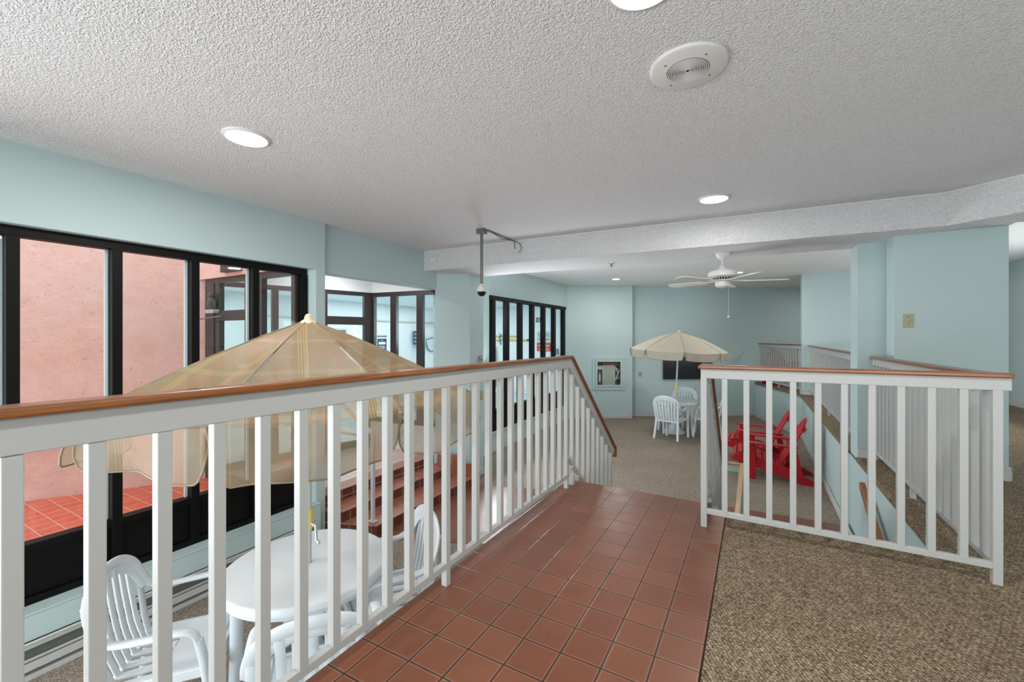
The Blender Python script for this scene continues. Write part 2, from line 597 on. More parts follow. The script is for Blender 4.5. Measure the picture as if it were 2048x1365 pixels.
# ---- stairs down from the landing
b = MB()
for k in range(5):
    b.box((-1.30, 3.43+0.217*k-(0.0 if k else 0.01), LF), (-0.30, 3.43+0.217*(k+1), -0.182*(k+1)+0.0))
struct(b.build('stairs', M['tilestep'], bevel=0.006), 'tiled stairs from landing to lower lounge')
for x in (-1.345, -0.265):
    struct(MB().vpoly([(x, 3.42, LF), (x, 3.42, -0.01), (x, 4.46, LF+0.03), (x, 4.46, LF)], (1, 0, 0), 0.07).build('trim_5', M['white']))
# basement stairs
b = MB()
for k in range(7):
    b.box((-0.10, 5.36-0.27*(k+1), LF-1.6), (0.87, 5.36-0.27*k, LF-0.19*(k+1)))
struct(b.build('stairs', M['tilestep'], bevel=0.006), 'tiled stairs going down to the basement')
struct(box((-0.20, 3.22, LF-1.6), (-0.10, 5.36, LF)).build('wall_basement', M['wall']))
struct(box((-0.29, 3.20, LF-1.6), (0.90, 3.25, -0.02)).build('wall_under_front', M['wall']))
# face below the landing
struct(box((-1.36, -2.5, LF), (-1.30, 3.40, -0.17)).build('wall_under_landing', M['wall']))

# ---- retaining wall of the upper level (right)
struct(MB().prism([(0.905, 3.0), (0.905, 5.86), (0.885, 5.87), (0.875, 10.85), (0.02, 13.15), (0.03, far_line(0.03)+0.02), (0.3, far_line(0.3)), (1.06, 10.92), (1.06, 3.0)], LF-1.6, -0.03)
       .build('wall_right', M['wall']), 'pale teal wall below the upper floor edge')
def base_board(pts, z, name, h=0.10, t=0.018, m='white'):
    """skirting along a plan polyline; outward side = left of travel"""
    b = MB()
    for (x0, y0), (x1, y1) in zip(pts, pts[1:]):
        d = Vector((x1-x0, y1-y0, 0)).normalized()
        n = Vector((-d.y, d.x, 0))
        a, c = Vector((x0, y0, z))+n*t/2-d*0.0, Vector((x1, y1, z))+n*t/2
        b.bar(a+Vector((0, 0, h*0.36)), c+Vector((0, 0, h*0.36)), t, h*0.72)
        b.bar(a+Vector((0, 0, h*0.86)), c+Vector((0, 0, h*0.86)), t*0.6, h*0.28)
    return struct(b.build(name, M[m], bevel=0.004))
base_board([(0.88, 5.36), (0.88, 10.85), (0.02, 13.15)], LF, 'baseboard_right')

# ---- left wall with the window run
WY0, WY1 = -0.73, 2.83
struct(box((-4.03, WY0, 1.93), (-4.30, 3.03, 2.46)).build('wall_left', M['wall']), 'teal wall above the window run')
struct(box((-4.03, -2.5, LF), (-4.30, WY0, 2.46)).build('wall_left', M['wall']))
struct(MB().prism([(-4.03, 2.92), (-4.03, 3.03), (-4.30, 3.06), (-4.30, 2.86), (-4.13, 2.86)], LF, 1.93).build('wall_left', M['wall']), 'narrow teal pilaster beside the steps')
struct(box((-3.965, WY0, LF), (-4.30, 2.93, -0.535)).build('wall_left', M['wall'], bevel=0.003), 'low teal wall under the window')
struct(box((-4.10, 3.03, 1.925), (-4.30, 5.0, 2.46)).build('wall_left', M['wall']), 'teal header over the steps opening')
# pier at the beam
struct(MB().prism([(-4.12, 4.97), (-3.68, 5.23), (-3.68, 5.60), (-4.30, 5.60), (-4.30, 5.14), (-4.14, 5.12)], LF, 2.56).build('wall_pier', M['wall']), 'teal pier beside the steps opening')
# window 2 wall
struct(box((-4.20, 5.60, LF), (-4.34, 10.34, -0.56)).build('wall_left', M['wall']))
struct(box((-4.20, 5.60, 1.97), (-4.34, 10.34, 2.56)).build('wall_left', M['wall']))
struct(box((-4.20, 5.60, -0.56), (-4.34, 6.58, 1.97)).build('wall_left', M['wall']))
struct(box((-4.20, 10.17, -0.56), (-4.34, 10.34, 1.97)).build('wall_left', M['wall']))
# short wall, hose pier, far wall
def wall_line(p, q, z0, z1, th, name, label=None, m='wall'):
    d = Vector((q[0]-p[0], q[1]-p[1], 0)).normalized()
    n = Vector((-d.y, d.x, 0))*th
    return struct(MB().prism([p, q, (q[0]+n.x, q[1]+n.y), (p[0]+n.x, p[1]+n.y)], z0, z1).build(name, M[m]), label)
wall_line((-4.22, 10.28), (-3.83, 10.65), LF, 2.56, 0.15, 'wall_far')
wall_line((-3.83, 10.65), (-2.77, 11.27), LF, 2.56, 0.32, 'wall_pier', 'teal pier carrying the hose cabinet')
wall_line((-2.95, far_line(-2.95)), (4.6, far_line(4.6)), LF, 2.56, 0.15, 'wall_far', 'teal far wall behind the small table')
base_board([(-4.20, 10.30), (-4.20, 5.60)], LF, 'baseboard_left')
base_board([(-2.77, 11.27), (-3.83, 10.65), (-4.20, 10.30)], LF, 'baseboard_far')
base_board([(0.02, far_line(0.02)), (-2.84, far_line(-2.84))], LF, 'baseboard_far')
base_board([(-3.68, 5.60), (-3.68, 5.23)], LF, 'baseboard_left')
struct(MB().box((-4.165, 6.55, -0.56), (-4.20, 10.2, -0.535)).box((-4.18, 6.55, -0.60), (-4.20, 10.2, -0.56)).build('trim_2', M['white'], bevel=0.004), 'window stool moulding')

# ---- column block at the beam, right
blk = [(0.905, 5.49), (1.125, 5.49), (1.125, 5.20), (1.865, 5.20), (1.865, 5.84), (0.905, 5.84)]
struct(MB().prism(blk, -0.05, 2.2).build('wall_column', M['wall'], bevel=0.003), 'teal column block carrying the light switch')
base_board([(1.865, 5.30), (1.865, 5.20), (1.125, 5.20), (1.125, 5.49), (0.905, 5.49)], 0.0, 'baseboard_column', h=0.115, t=0.022)
struct(box((0.87, 10.86, -0.05), (3.3, 11.2, 2.56)).build('wall_pier', M['wall'], bevel=0.003), 'teal wall at the end of the long railing')
base_board([(3.3, 10.86), (0.87, 10.86)], 0.0, 'baseboard_pier')
base_board([(0.87, 10.86), (0.87, 11.2)], 0.0, 'baseboard_pier')
struct(box((3.98, -2.5, -0.05), (4.2, far_line(4.0), 2.56)).build('wall_upper_right', M['wall']), 'teal wall of the corridor at the right')
base_board([(3.98, -2.0), (3.98, 13.5)], 0.0, 'baseboard_corridor')

struct(box((-4.3, -2.62, 0.95), (4.2, -2.5, 2.46)).build('light_block_back', M['wall']))  # unseen upper wall added behind the camera to hold back world light
# ---- ceilings and beam
struct(MB().prism([(-4.35, -2.5), (4.6, -2.5), (4.6, 5.3), (-4.35, 5.3)], 2.44, 2.62).build('ceiling', M['popcorn']), 'popcorn ceiling over the landing')
struct(MB().prism([(-4.35, 5.3), (4.6, 5.3), (4.6, 16.4), (-4.35, 16.4)], 2.545, 2.66).build('ceiling', M['smooth']), 'far popcorn ceiling')
bf = [(-4.14, 4.70), (-2.57, 4.755), (1.40, 4.955), (1.76, 4.685), (2.9, 3.83), (3.98, 3.83)]
bk = [(3.98, 5.2), (2.4, 5.2), (1.865, 5.08), (1.865, 5.78), (-4.2, 5.55)]
struct(MB().prism(bf+bk, 2.155, 2.60).build('ceiling_beam', M['popcorn'], bevel=0.004), 'stippled dropped beam across the ceiling')
bt = MB()
for p, q in zip(bf[1:5], bf[2:5]):
    d = Vector((q[0]-p[0], q[1]-p[1], 0)).normalized()
    n = Vector((d.y, -d.x, 0))*0.006
    bt.bar(Vector((p[0], p[1], 2.432))+n, Vector((q[0], q[1], 2.432))+n, 0.012, 0.014)
struct(bt.build('trim_3', M['fan']), 'thin wire channel along the top of the beam')

# ================================================================== WINDOWS
# window 1: run of tall panes over dark panels
w1 = struct(empty('window_1', (-4.08, 1.0, -0.49)), 'run of tall black framed panes on the left')
def wb(a, b, name='frame', m='black', par=None, bevel=0.003):
    par = par or w1
    if par is w1:
        f1 = lambda q: (q[0]-0.045, q[1]*1.011, 1.22+(q[2]-1.22)*1.011)
        a, b = f1(a), f1(b)
    o = box(a, b).build(name, M[m], bevel=bevel)
    o.parent = par
    o.matrix_parent_inverse = Matrix.Translation(-Vector(par.location))
    return o
wb((-4.05, WY0, 1.855), (-4.14, WY1, 1.915), 'head_rail')
wb((-4.05, WY0, -0.165), (-4.14, WY1, -0.115), 'sill_rail')
wb((-4.05, WY0, -0.515), (-4.14, WY1, -0.46), 'bottom_rail')
mull = [-0.70, -0.19, 0.30, 0.797, 1.303, 1.805, 2.302]
edges = []
for i, y in enumerate(mull):
    w = 0.030 if i else 0.03
    wb((-4.04, y-w, -0.46), (-4.15, y+w, 1.86), 'mullion')
wb((-4.045, 2.765, -0.46), (-4.15, 2.835, 1.86), 'mullion')
ends = mull+[2.80]
for y0, y1 in zip(ends, ends[1:]):
    wb((-4.092, y0+0.03, -0.115), (-4.098, y1-0.03, 1.855), 'pane', 'glass', bevel=0)
    wb((-4.078, y0+0.03, -0.46), (-4.11, y1-0.03, -0.165), 'panel')
    # glazing bead at the far side of every pane, aluminium reflection painted white
    wb((-4.105, y1-0.052, -0.115), (-4.125, y1-0.030, 1.855), 'glazing_bead', 'bead')
struct(box((-3.96, WY0, -0.535), (-4.11, 2.93, -0.525)).build('trim_4', M['wall'], bevel=0.003), 'painted window ledge')
# baseboard heater
ht = empty('baseboard_heater', (-3.95, 1.0, LF), 0, 'long white baseboard heater under the window run', 'heater')
def loc_part(b, name, m, par, bevel=0.002, smooth=False):
    o = b.build(name, M[m], bevel=bevel, smooth=smooth)
    o.parent = par
    o.matrix_parent_inverse = par.matrix_world.inverted() if par.rotation_euler.z else Matrix.Translation(-Vector(par.location))
    return o
loc_part(MB().box((-3.965, WY0, LF+0.172), (-3.945, 2.86, LF+0.215)).box((-3.965, WY0, LF+0.205), (-3.93, 2.86, LF+0.215)), 'top_cover', 'white', ht)
loc_part(box((-3.964, WY0, LF+0.02), (-3.955, 2.86, LF+0.19)), 'back_slot', 'slot', ht)
loc_part(MB().box((-3.912, WY0, LF+0.055), (-3.904, 2.86, LF+0.115)).box((-3.945, WY0, LF+0.107), (-3.904, 2.86, LF+0.115)), 'front_cover', 'white', ht)
loc_part(box((-3.965, WY0, LF), (-3.90, 2.86, LF+0.03)), 'foot_rail', 'white', ht)

# window 2
w2 = struct(empty('window_2', (-4.22, 8.4, -0.56)), 'black framed window run looking into the pool hall')
def w2b(a, b, name, m='black', bevel=0.003):
    return wb(a, b, name, m, w2, bevel)
w2b((-4.17, 6.58, 1.90), (-4.30, 10.17, 1.975), 'head_rail')
w2b((-4.19, 6.58, -0.19), (-4.30, 10.17, -0.14), 'sill_rail')
w2b((-4.21, 6.58, -0.56), (-4.28, 10.17, -0.19), 'panel')
m2 = [6.585, 6.765, 7.235, 7.79, 8.34, 8.91, 9.49, 10.05]
m2 = [6.72, 7.235, 7.79, 8.34, 8.91, 9.49, 10.09]
for y in m2:
    w2b((-4.18, y-0.055, -0.14), (-4.27, y+0.055, 1.90), 'mullion')
e2 = [6.58]+m2
for y0, y1 in zip(e2, e2[1:]):
    w2b((-4.232, y0+(0.055 if y0 > 6.6 else 0), -0.14), (-4.238, y1-0.055, 1.90), 'pane', 'glass', 0)

# ================================================================== STEPS, VESTIBULE
st = [(-3.49, -0.91, -0.785), (-3.84, -0.785, -0.655), (-4.12, -0.655, -0.53)]
YR = [5.13, 4.98, 4.90]
b = MB(); r = MB()
polys = [[(-3.49, 3.25), (-3.49, 5.12), (-4.30, 4.85), (-4.30, 2.93)],
         [(-3.84, 3.10), (-3.84, 5.08), (-4.30, 4.85), (-4.30, 2.95)],
         [(-4.12, 3.04), (-4.12, 4.95), (-4.32, 4.85), (-4.32, 3.04)]]
for (x, z0, z1), pl in zip(st, polys):
    r.prism(pl, z0, z1-0.012)
    b.prism([(p[0]+(0.012 if i < 2 else 0), p[1]-(0.008 if i in (0, 3) else 0)) for i, p in enumerate(pl)], z1-0.012, z1)
vest_steps = struct(empty('entry_steps', (-3.8, 4.1, LF)), 'three terracotta tiled steps up to the vestibule')
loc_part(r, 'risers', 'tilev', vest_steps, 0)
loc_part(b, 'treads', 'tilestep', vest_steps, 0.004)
loc_part(MB().vpoly([(-3.75, 5.02, -0.785), (-3.50, 5.14, -0.785), (-3.50, 5.14, -0.62), (-3.72, 5.02, -0.62), (-3.72, 5.02, -0.49), (-4.02, 4.9, -0.49), (-4.02, 4.9, -0.785)], (0.46, -0.88, 0), 0.03), 'side_curb', 'tilestep', vest_steps, 0.003)
struct(MB().prism([(-4.32, 2.84), (-5.92, 2.84), (-5.38, 4.92), (-4.32, 5.02)], -0.62, -0.53).build('floor', M['tileplat']), 'tiled vestibule floor with pool glare in its colour')
struct(MB().prism([(-4.10, 2.80), (-6.1, 2.80), (-5.5, 5.2), (-4.2, 5.2)], 2.30, 2.42).build('ceiling', M['smooth']), 'vestibule ceiling')
# vestibule glazed walls
def frame_wall(name, P, Q, label, posts, z0, zt, th, m, rails, panes, header=None, hm='whitewall'):
    """posts: [(t0,t1)], rails: [(t0,t1,za,zb)], panes: [(t0,t1,za,zb)] measured in metres from P along PQ"""
    root = struct(empty(name, (P[0], P[1], z0)), label)
    d = Vector((Q[0]-P[0], Q[1]-P[1], 0))
    L = d.length
    d.normalize()
    def seg(t0, t1, za, zb, w, nm, mm, bev=0.003):
        a = Vector((P[0], P[1], 0))+d*t0
        c = Vector((P[0], P[1], 0))+d*t1
        bb = MB().bar(a+Vector((0, 0, (za+zb)/2)), c+Vector((0, 0, (za+zb)/2)), w, zb-za)
        loc_part(bb, nm, mm, root, bev)
    for t0, t1 in posts:
        seg(t0, t1, z0, zt, th, 'post', m)
    for t0, t1, za, zb in rails:
        seg(t0, t1, za, zb, th*0.9, 'rail', m)
    for t0, t1, za, zb in panes:
        seg(t0, t1, za, zb, 0.006, 'pane', 'glass', 0)
    if header:
        a = Vector((P[0], P[1], 0)); c = a+d*L
        wl = MB().bar(a+Vector((0, 0, (header[0]+header[1])/2)), c+Vector((0, 0, (header[0]+header[1])/2)), 0.10, header[1]-header[0])
        struct(wl.build('wall_vestibule', M[hm]))
    return root
WP, WQ = (-5.97, 2.82), (-5.41, 4.95)
def tW(y): return (y-2.82)/(4.95-2.82)*2.2024
frame_wall('door_1', WP, WQ, 'vestibule west wall: bronze framed door with a transom',
           [(0, 0.06), (tW(3.506), tW(3.585)), (tW(4.10), tW(4.235)), (tW(4.80), tW(4.95))], -0.53, 1.90, 0.07, 'brown',
           [(0, 2.20, 1.865, 1.925), (tW(4.19), tW(4.84), 1.405, 1.53), (0, 2.2, -0.53, -0.42), (tW(4.19), tW(4.84), 0.35, 0.45)],
           [(0.06, tW(3.506), -0.42, 1.87), (tW(3.585), tW(4.10), -0.42, 1.87), (tW(4.235), tW(4.80), 1.53, 1.87), (tW(4.235), tW(4.80), -0.42, 1.41)], (1.925, 2.32))
NP, NQ = (-5.41, 4.95), (-4.18, 5.10)
def tN(x): return (x+5.41)/(1.23)*1.2391
frame_wall('window_3', NP, NQ, 'vestibule north wall: bronze framed panes over a low white wall',
           [(0, 0.06), (tN(-5.03), tN(-4.918)), (tN(-4.54), tN(-4.43))], -0.1, 1.90, 0.07, 'brown',
           [(0, 1.23, 1.86, 1.925), (0, 1.23, -0.15, -0.08)],
           [(0.06, tN(-5.03), -0.08, 1.87), (tN(-4.918), tN(-4.54), -0.08, 1.87), (tN(-4.43), 1.23, -0.08, 1.87)], (1.925, 2.32))
struct(MB().bar((-5.41, 4.95, -0.34), (-4.12, 5.06, -0.34), 0.12, 0.38).build('wall_vestibule', M['whitewall']), 'low white wall right of the steps')
SP, SQ = (-5.93, 2.78), (-4.14, 2.78)
def tS(x): return x+5.93
sdoor = frame_wall('door_2', SP, SQ, 'bronze framed courtyard door seen through the window run',
           [(0, 0.20), (tS(-5.69), tS(-5.60)), (tS(-5.06), tS(-4.72)), (tS(-4.20), tS(-4.14))], -0.53, 1.90, 0.06, 'brown',
           [(0, 1.79, 1.86, 1.93), (tS(-5.69), tS(-5.05), 1.41, 1.53), (0, 1.79, -0.53, -0.40), (tS(-5.69), tS(-5.05), 0.30, 0.42)],
           [(tS(-5.60), tS(-5.06), 1.53, 1.86), (tS(-5.60), tS(-5.06), -0.40, 1.41), (tS(-4.72), tS(-4.20), -0.40, 1.86)])
loc_part(MB().box((-5.78, 2.68, 1.50), (-5.60, 2.75, 1.545)), 'door_closer', 'alum', sdoor)
loc_part(MB().bar((-5.90, 2.66, 1.43), (-5.44, 2.70, 1.46), 0.02, 0.015), 'closer_arm', 'grey', sdoor)
struct(box((-6.05, 2.72, 1.925), (-4.14, 2.86, 2.55)).build('wall_courtyard', M['stucco']), 'pink stucco band above the courtyard door')
tag(box((-5.40, 2.66, 1.965), (-5.05, 2.72, 2.06)).build('wall_fixture', M['brown'], bevel=0.005), 'small dark rectangular fixture on pink stucco above courtyard door', 'vent')  # plain dark box for a fixture of unclear use

# owl decoy
owl = empty('owl_figurine', (-5.68, 2.70, 1.545), 0.3, 'dark weathered owl figurine perched on the door closer', 'figurine')
MB().lathe([(0.0, 0), (0.030, 0.0), (0.043, 0.03), (0.048, 0.08), (0.040, 0.125), (0.030, 0.145), (0.0, 0.15)], seg=20).build('body', M['owl'], owl, smooth=True)
hd = MB().lathe([(0.0, -0.035), (0.028, -0.025), (0.038, 0.0), (0.034, 0.022), (0.015, 0.036), (0, 0.038)], (0, 0, 0.165), 20).build('head', M['owl'], owl, smooth=True)
for s in (-1, 1):
    MB().lathe([(0.009, 0), (0.004, 0.016), (0, 0.02)], (s*0.022, 0, 0.19), 8).build('ear_tuft', M['owl'], owl)
    MB().tube([(s*0.040, 0, 0.12), (s*0.052, 0.004, 0.07), (s*0.038, 0.01, 0.01)], [0.012, 0.018, 0.006], 10).build('wing', M['owl'], owl, smooth=True)

# ---- courtyard
struct(MB().prism([(-4.16, -3.5), (-4.16, 2.80), (-6.0, 2.85), (-10.5, -3.5)], -0.62, -0.55).build('floor', M['tileout']), 'orange tiled courtyard outside the window')
pd = Vector((0.90, 1.44, 0)).normalized()
pa = Vector((-5.93, 2.85, 0))
pb = pa-pd*7.0
struct(MB().prism([(pa.x, pa.y), (pb.x, pb.y), (pb.x-0.25, pb.y+0.15), (pa.x-0.12, pa.y+0.15)], -0.6, 3.0).build('wall_courtyard', M['stucco']), 'pink stucco courtyard wall outside the window')

# ---- pool hall
struct(box((-10.5, 2.9, -0.62), (-4.36, 13.0, -0.56)).build('floor', M['deck']), 'pale pool deck')
struct(box((-10.7, 2.9, -0.6), (-10.5, 13.2, 2.35)).build('wall_pool_west', M['whitewall']))
struct(box((-10.7, 13.0, -0.6), (-4.2, 13.2, 2.35)).build('wall_pool_north', M['whitewall']))
struct(box((-10.5, 2.95, -0.6), (-6.1, 3.05, 2.35)).build('wall_pool_south', M['whitewall']))
struct(MB().prism([(-10.6, 2.9), (-6.05, 2.9), (-5.50, 5.05), (-4.34, 5.2), (-4.34, 13.1), (-10.6, 13.1)], 2.27, 2.38).build('ceiling', M['smooth']), 'pool hall ceiling')
struct(MB().box((-10.5, 2.9, 1.72), (-10.44, 13.0, 1.76)).build('trim_1', M['white']), 'pale band on the pool hall wall')
tag(MB().box((-9.2, 5.6, -0.565), (-5.6, 11.6, -0.545)).build('swimming_pool', M['water']), 'blue water of the indoor pool behind the windows', 'pool')
cop = MB()
for a, c in (((-9.5, 5.3), (-5.3, 5.6)), ((-9.5, 11.6), (-5.3, 11.9)), ((-9.5, 5.6), (-9.2, 11.6)), ((-5.6, 5.6), (-5.3, 11.6))):
    cop.box((a[0], a[1], -0.565), (c[0], c[1], -0.52))
struct(cop.build('trim_6', M['white'], bevel=0.01), 'white coping round the pool')

def wall_text_x(root, txt, size, y, z, m):     # lettering on a wall that faces +X
    text_mesh(txt, size, M[m], root, (0.012, y, z), (pi/2, 0, pi/2))
def wall_text_y(root, txt, size, x, z, m):     # lettering on a wall that faces -Y
    text_mesh(txt, size, M[m], root, (x, -0.012, z), (pi/2, 0, 0))
# pool hall window in the west wall
w4 = struct(empty('window_4', (-10.5, 8.25, 1.1)), 'small white framed window in the pool hall wall')
box((0, -0.36, -0.35), (0.05, 0.36, 0.36)).build('frame', M['white'], w4, bevel=0.004)
box((0.05, -0.30, -0.30), (0.056, -0.03, 0.31)).build('pane', M['glass'], w4)
box((0.05, 0.03, -0.30), (0.056, 0.30, 0.31)).build('pane', M['grey'], w4)
s1 = empty('wall_sign', (-10.5, 10.0, 0.95), 0, 'dark blue sign with white lettering, left of the blue lane reel', 'sign')
box((0, -0.19, -0.35), (0.01, 0.19, 0.20)).build('board', M['navy'], s1)
box((0, -0.19, 0.27), (0.03, 0.19, 0.295)).build('hanging_rail', M['gap'], s1)
mbx = MB()
for z, w, h in ((0.145, 0.05, 0.02), (0.055, 0.29, 0.08), (-0.05, 0.26, 0.02), (-0.10, 0.28, 0.02), (-0.20, 0.20, 0.07)):
    mbx.box((0.009, -w/2, z-h/2), (0.013, w/2, z+h/2))
mbx.build('printed_lines', M['whitewall'], s1)
rl = empty('lane_float_stack', (-10.5, 11.5, 0.9), 0, 'blue and white banded floats hanging on the pool hall wall', 'pool float')
for k in range(4):
    MB().lathe([(0.0, 0), (0.15, 0.0), (0.15, 0.07), (0.0, 0.07)], (0.17, 0, 0.04+k*0.135), 20).build('blue_float', M['blue'], rl)
for k in range(3):
    MB().lathe([(0.0, 0), (0.11, 0.0), (0.11, 0.065), (0.0, 0.065)], (0.17, 0, 0.11+k*0.135), 20).build('white_float', M['white'], rl)
nt = empty('pool_net', (-10.50, 12.4, 0.92), 0, 'blue framed leaf net hanging flat on the pool hall wall', 'net')
pts = [(0.03, -0.33, 0.18), (0.05, 0.1, 0.26), (0.05, 0.34, 0.16), (0.05, 0.33, -0.25), (0.05, -0.1, -0.24), (0.05, -0.24, -0.12), (0.05, -0.33, 0.18)]
MB().tube(pts, 0.02, 8).build('frame', M['blue'], nt, smooth=True)
MB().vpoly(pts[:-1], (1, 0, 0), 0.006).build('net_cloth', M['deck'], nt)
MB().tube([(0.05, -0.36, 0.35), (0.05, -0.36, -0.35)], 0.02, 8).build('pole', M['greenwall'], nt)

for z, x0, x1, lb in ((1.235, -8.75, -6.95, 'upper of the two yellow poles on the pool hall wall'), (1.10, -8.75, -6.75, 'lower yellow pole with a dark grip on the pool hall wall')):
    pr_ = empty('pool_pole', (-7.8, 12.95, z), 0, lb, 'pole', None)
    MB().tube([(x0+7.8, 0, 0), (x1+7.8, 0, 0)], 0.022, 10).build('shaft', M['yellowpole'], pr_, smooth=True)
    if z < 1.2:
        MB().tube([(x1+7.8, 0, 0), (x1+8.05, 0, 0)], 0.026, 10).build('grip', M['gap'], pr_, smooth=True)
hk = tag(MB().tube([(-7.80, 12.90, 1.32), (-7.73, 12.90, 1.27), (-7.82, 12.90, 1.2), (-7.76, 12.9, 1.1), (-7.83, 12.9, 1.06), (-7.76, 12.9, 1.0), (-7.76, 12.9, 0.93)], 0.022, 8).build('wall_hook', M['blue'], smooth=True),
    'dark blue twisted hook holding the two yellow poles', 'hook')
s2 = empty('wall_sign', (-6.28, 12.99, 1.78), 0, 'small maroon sign high on the pool hall wall', 'sign')
box((-0.14, -0.01, -0.08), (0.14, 0, 0.08)).build('board', M['signbrown'], s2)
mbx = MB()
for z, w in ((0.035, 0.2), (0.0, 0.16), (-0.035, 0.18)):
    mbx.box((-w/2, -0.013, z-0.006), (w/2, -0.009, z+0.006))
mbx.build('printed_lines', M['white'], s2)
s3 = empty('wall_sign', (-6.12, 12.99, 1.2), 0, 'white sign with blue lettering above the red telephone sign', 'sign')
box((-0.26, -0.01, -0.18), (0.26, 0, 0.19)).build('board', M['white'], s3)
wall_text_y(s3, 'EMERGENCY', 0.075, 0, 0.11, 'navy')
wall_text_y(s3, 'TELEPHONE', 0.075, 0, 0.04, 'navy')
mbx = MB()
for z, w in ((-0.06, 0.44), (-0.10, 0.3)):
    mbx.box((-w/2, -0.013, z-0.01), (w/2, -0.009, z+0.01))
mbx.build('printed_lines', M['navy'], s3)
s4 = empty('wall_sign', (-6.12, 12.99, 0.87), 0, 'red sign with pale boxes directly below the white telephone sign', 'sign')
box((-0.26, -0.01, -0.14), (0.26, 0, 0.14)).build('board', M['signred'], s4)
mbx = MB()
for z, w, h in ((0.045, 0.38, 0.045), (-0.045, 0.30, 0.025), (-0.09, 0.36, 0.03)):
    mbx.box((-w/2, -0.013, z-h/2), (w/2, -0.009, z+h/2))
mbx.build('printed_lines', M['cream'], s4)
tb = empty('rescue_board', (-8.28, 12.9, -0.56), 0, 'orange and cream rescue board leaning on the pool hall wall', 'board')
MB().vpoly([(-0.30, 0, 0.0), (0.30, 0, 0.0), (0.30, 0, 1.38), (0.24, 0, 1.46), (-0.24, 0, 1.46), (-0.30, 0, 1.38)], (0, 1, 0), 0.05).build('board', M['cream'], tb, bevel=0.01)
mbx = MB()
for k in range(6):
    mbx.box((-0.24, -0.03, 0.55+0.14*k), (0.20, -0.024, 0.60+0.14*k))
mbx.box((0.24, -0.035, 0.1), (0.32, -0.02, 1.42))
mbx.build('orange_straps', M['orange'], tb)
tag(box((-5.70, 12.93, 0.62), (-5.60, 12.99, 0.82)).build('wall_box', M['grey'], bevel=0.006), 'small grey box on the pool hall wall right of red sign', 'box')

# ================================================================== RAILINGS
WD = {'x': 'woodx', 'y': 'woody'}
CAP = [(-0.034, -0.0125), (0.034, -0.0125), (0.038, 0.0), (0.034, 0.0125), (-0.034, 0.0125), (-0.038, 0.0)]
def railing(name, label, x0y0, ux, s_pts, balus, foot, cat='railing', cap_w=None, mcap='woodx', slope=None, board_h=0.076, endcap=None, bal_w=0.032, bottom=True, white='rail'):
    """A straight-in-plan railing. origin x0y0, plan unit vector ux, s_pts = [(s, ztop)] along it (may slope).
    balus: [(s, zbottom, ztop)], foot: [(s, z0, z1)]; bottom: [(s,z)] lists"""
    ox, oy = x0y0
    root = empty(name, (ox, oy, 0), math.atan2(ux[1], ux[0]), label, cat)
    nrm = (0, 1, 0)
    def sl(pts, off, w, h):
        # mitred rectangular strip in the local xz plane with top edge at pts - off
        top, bot = [], []
        n = len(pts)
        P2 = [Vector((p[0], p[1])) for p in pts]
        for i in range(n):
            if i == 0: d0 = d1 = (P2[1]-P2[0]).normalized()
            elif i == n-1: d0 = d1 = (P2[-1]-P2[-2]).normalized()
            else:
                d0 = (P2[i]-P2[i-1]).normalized(); d1 = (P2[i+1]-P2[i]).normalized()
            n0, n1 = Vector((-d0.y, d0.x)), Vector((-d1.y, d1.x))
            m = (n0+n1).normalized()
            k = 1/max(0.5, m.dot(n0))
            top.append(P2[i]-m*k*off)
            bot.append(P2[i]-m*k*(off+h))
        mb = MB()
        for i in range(n-1):
            mb.vpoly([(bot[i].x, 0, bot[i].y), (bot[i+1].x, 0, bot[i+1].y), (top[i+1].x, 0, top[i+1].y), (top[i].x, 0, top[i].y)], nrm, w)
        return mb
    sl(s_pts, 0, 0.072, 0.024).build('handrail_cap', M[mcap], root, bevel=0.007, seg=3)
    bp = [(s_pts[0][0]+0.004, s_pts[0][1])]+list(s_pts[1:-1])+[(s_pts[-1][0]-0.004, s_pts[-1][1])]
    if endcap:
        bp = bp[:-1]
    sl(bp, 0.024, 0.036, board_h).build('top_board', M[white], root, bevel=0.003)
    if bottom:
        sl(bottom, 0, 0.03, 0.032).build('bottom_rail', M[white], root, bevel=0.003)
    for s, za, zb in balus:
        box((s-bal_w/2, -bal_w/2, za), (s+bal_w/2, bal_w/2, zb)).build('baluster', M[white], root, bevel=0.002)
    for s, za, zb in foot:
        box((s-bal_w/2, -bal_w/2, za), (s+bal_w/2, bal_w/2, zb)).build('post_foot', M[white], root, bevel=0.002)
    return root
ZB = 0.978
# left landing railing with its stair part; local s = world Y
ks = [0.257+0.1288*k for k in range(-8, 24)]
sloped = [3.345+0.136*k for k in range(9)]
def ztop(s): return 1.075-0.83*(s-3.30)
bal = [(s, 0.10, ZB) for s in ks]
bal += [(s, max(0.20-0.84*(s-3.30)-0.03, LF+0.02), ztop(s)-0.135) for s in sloped]
left_rail = railing('baluster_railing', 'long white baluster railing with oak cap along the landing tiles, sloping down its stairs',
    (-1.32, 0), (0, 1), [(-0.95, 1.084), (3.30, 1.066), (4.555, 0.035)], bal,
    [(ks[8+11], 0, 0.10), (ks[8+23], 0, 0.10), (ks[8-1], 0, 0.10)],
    bottom=[(-0.95, 0.118), (3.26, 0.112)])
box((4.543, -0.034, -0.075), (4.567, 0.034, 0.037)).build('cap_return', M['woodx'], left_rail, bevel=0.005)
# separate sloping bottom rail and newel block are parts of the same railing
MB().bar((3.24, 0, 0.245), (4.42, 0, 0.245-0.85*1.18), 0.03, 0.03).build('sloped_bottom_rail', M['rail'], left_rail, bevel=0.003)
box((3.30, -0.03, 0.0), (3.335, 0.012, 0.085)).build('newel_block', M['rail'], left_rail, bevel=0.003)

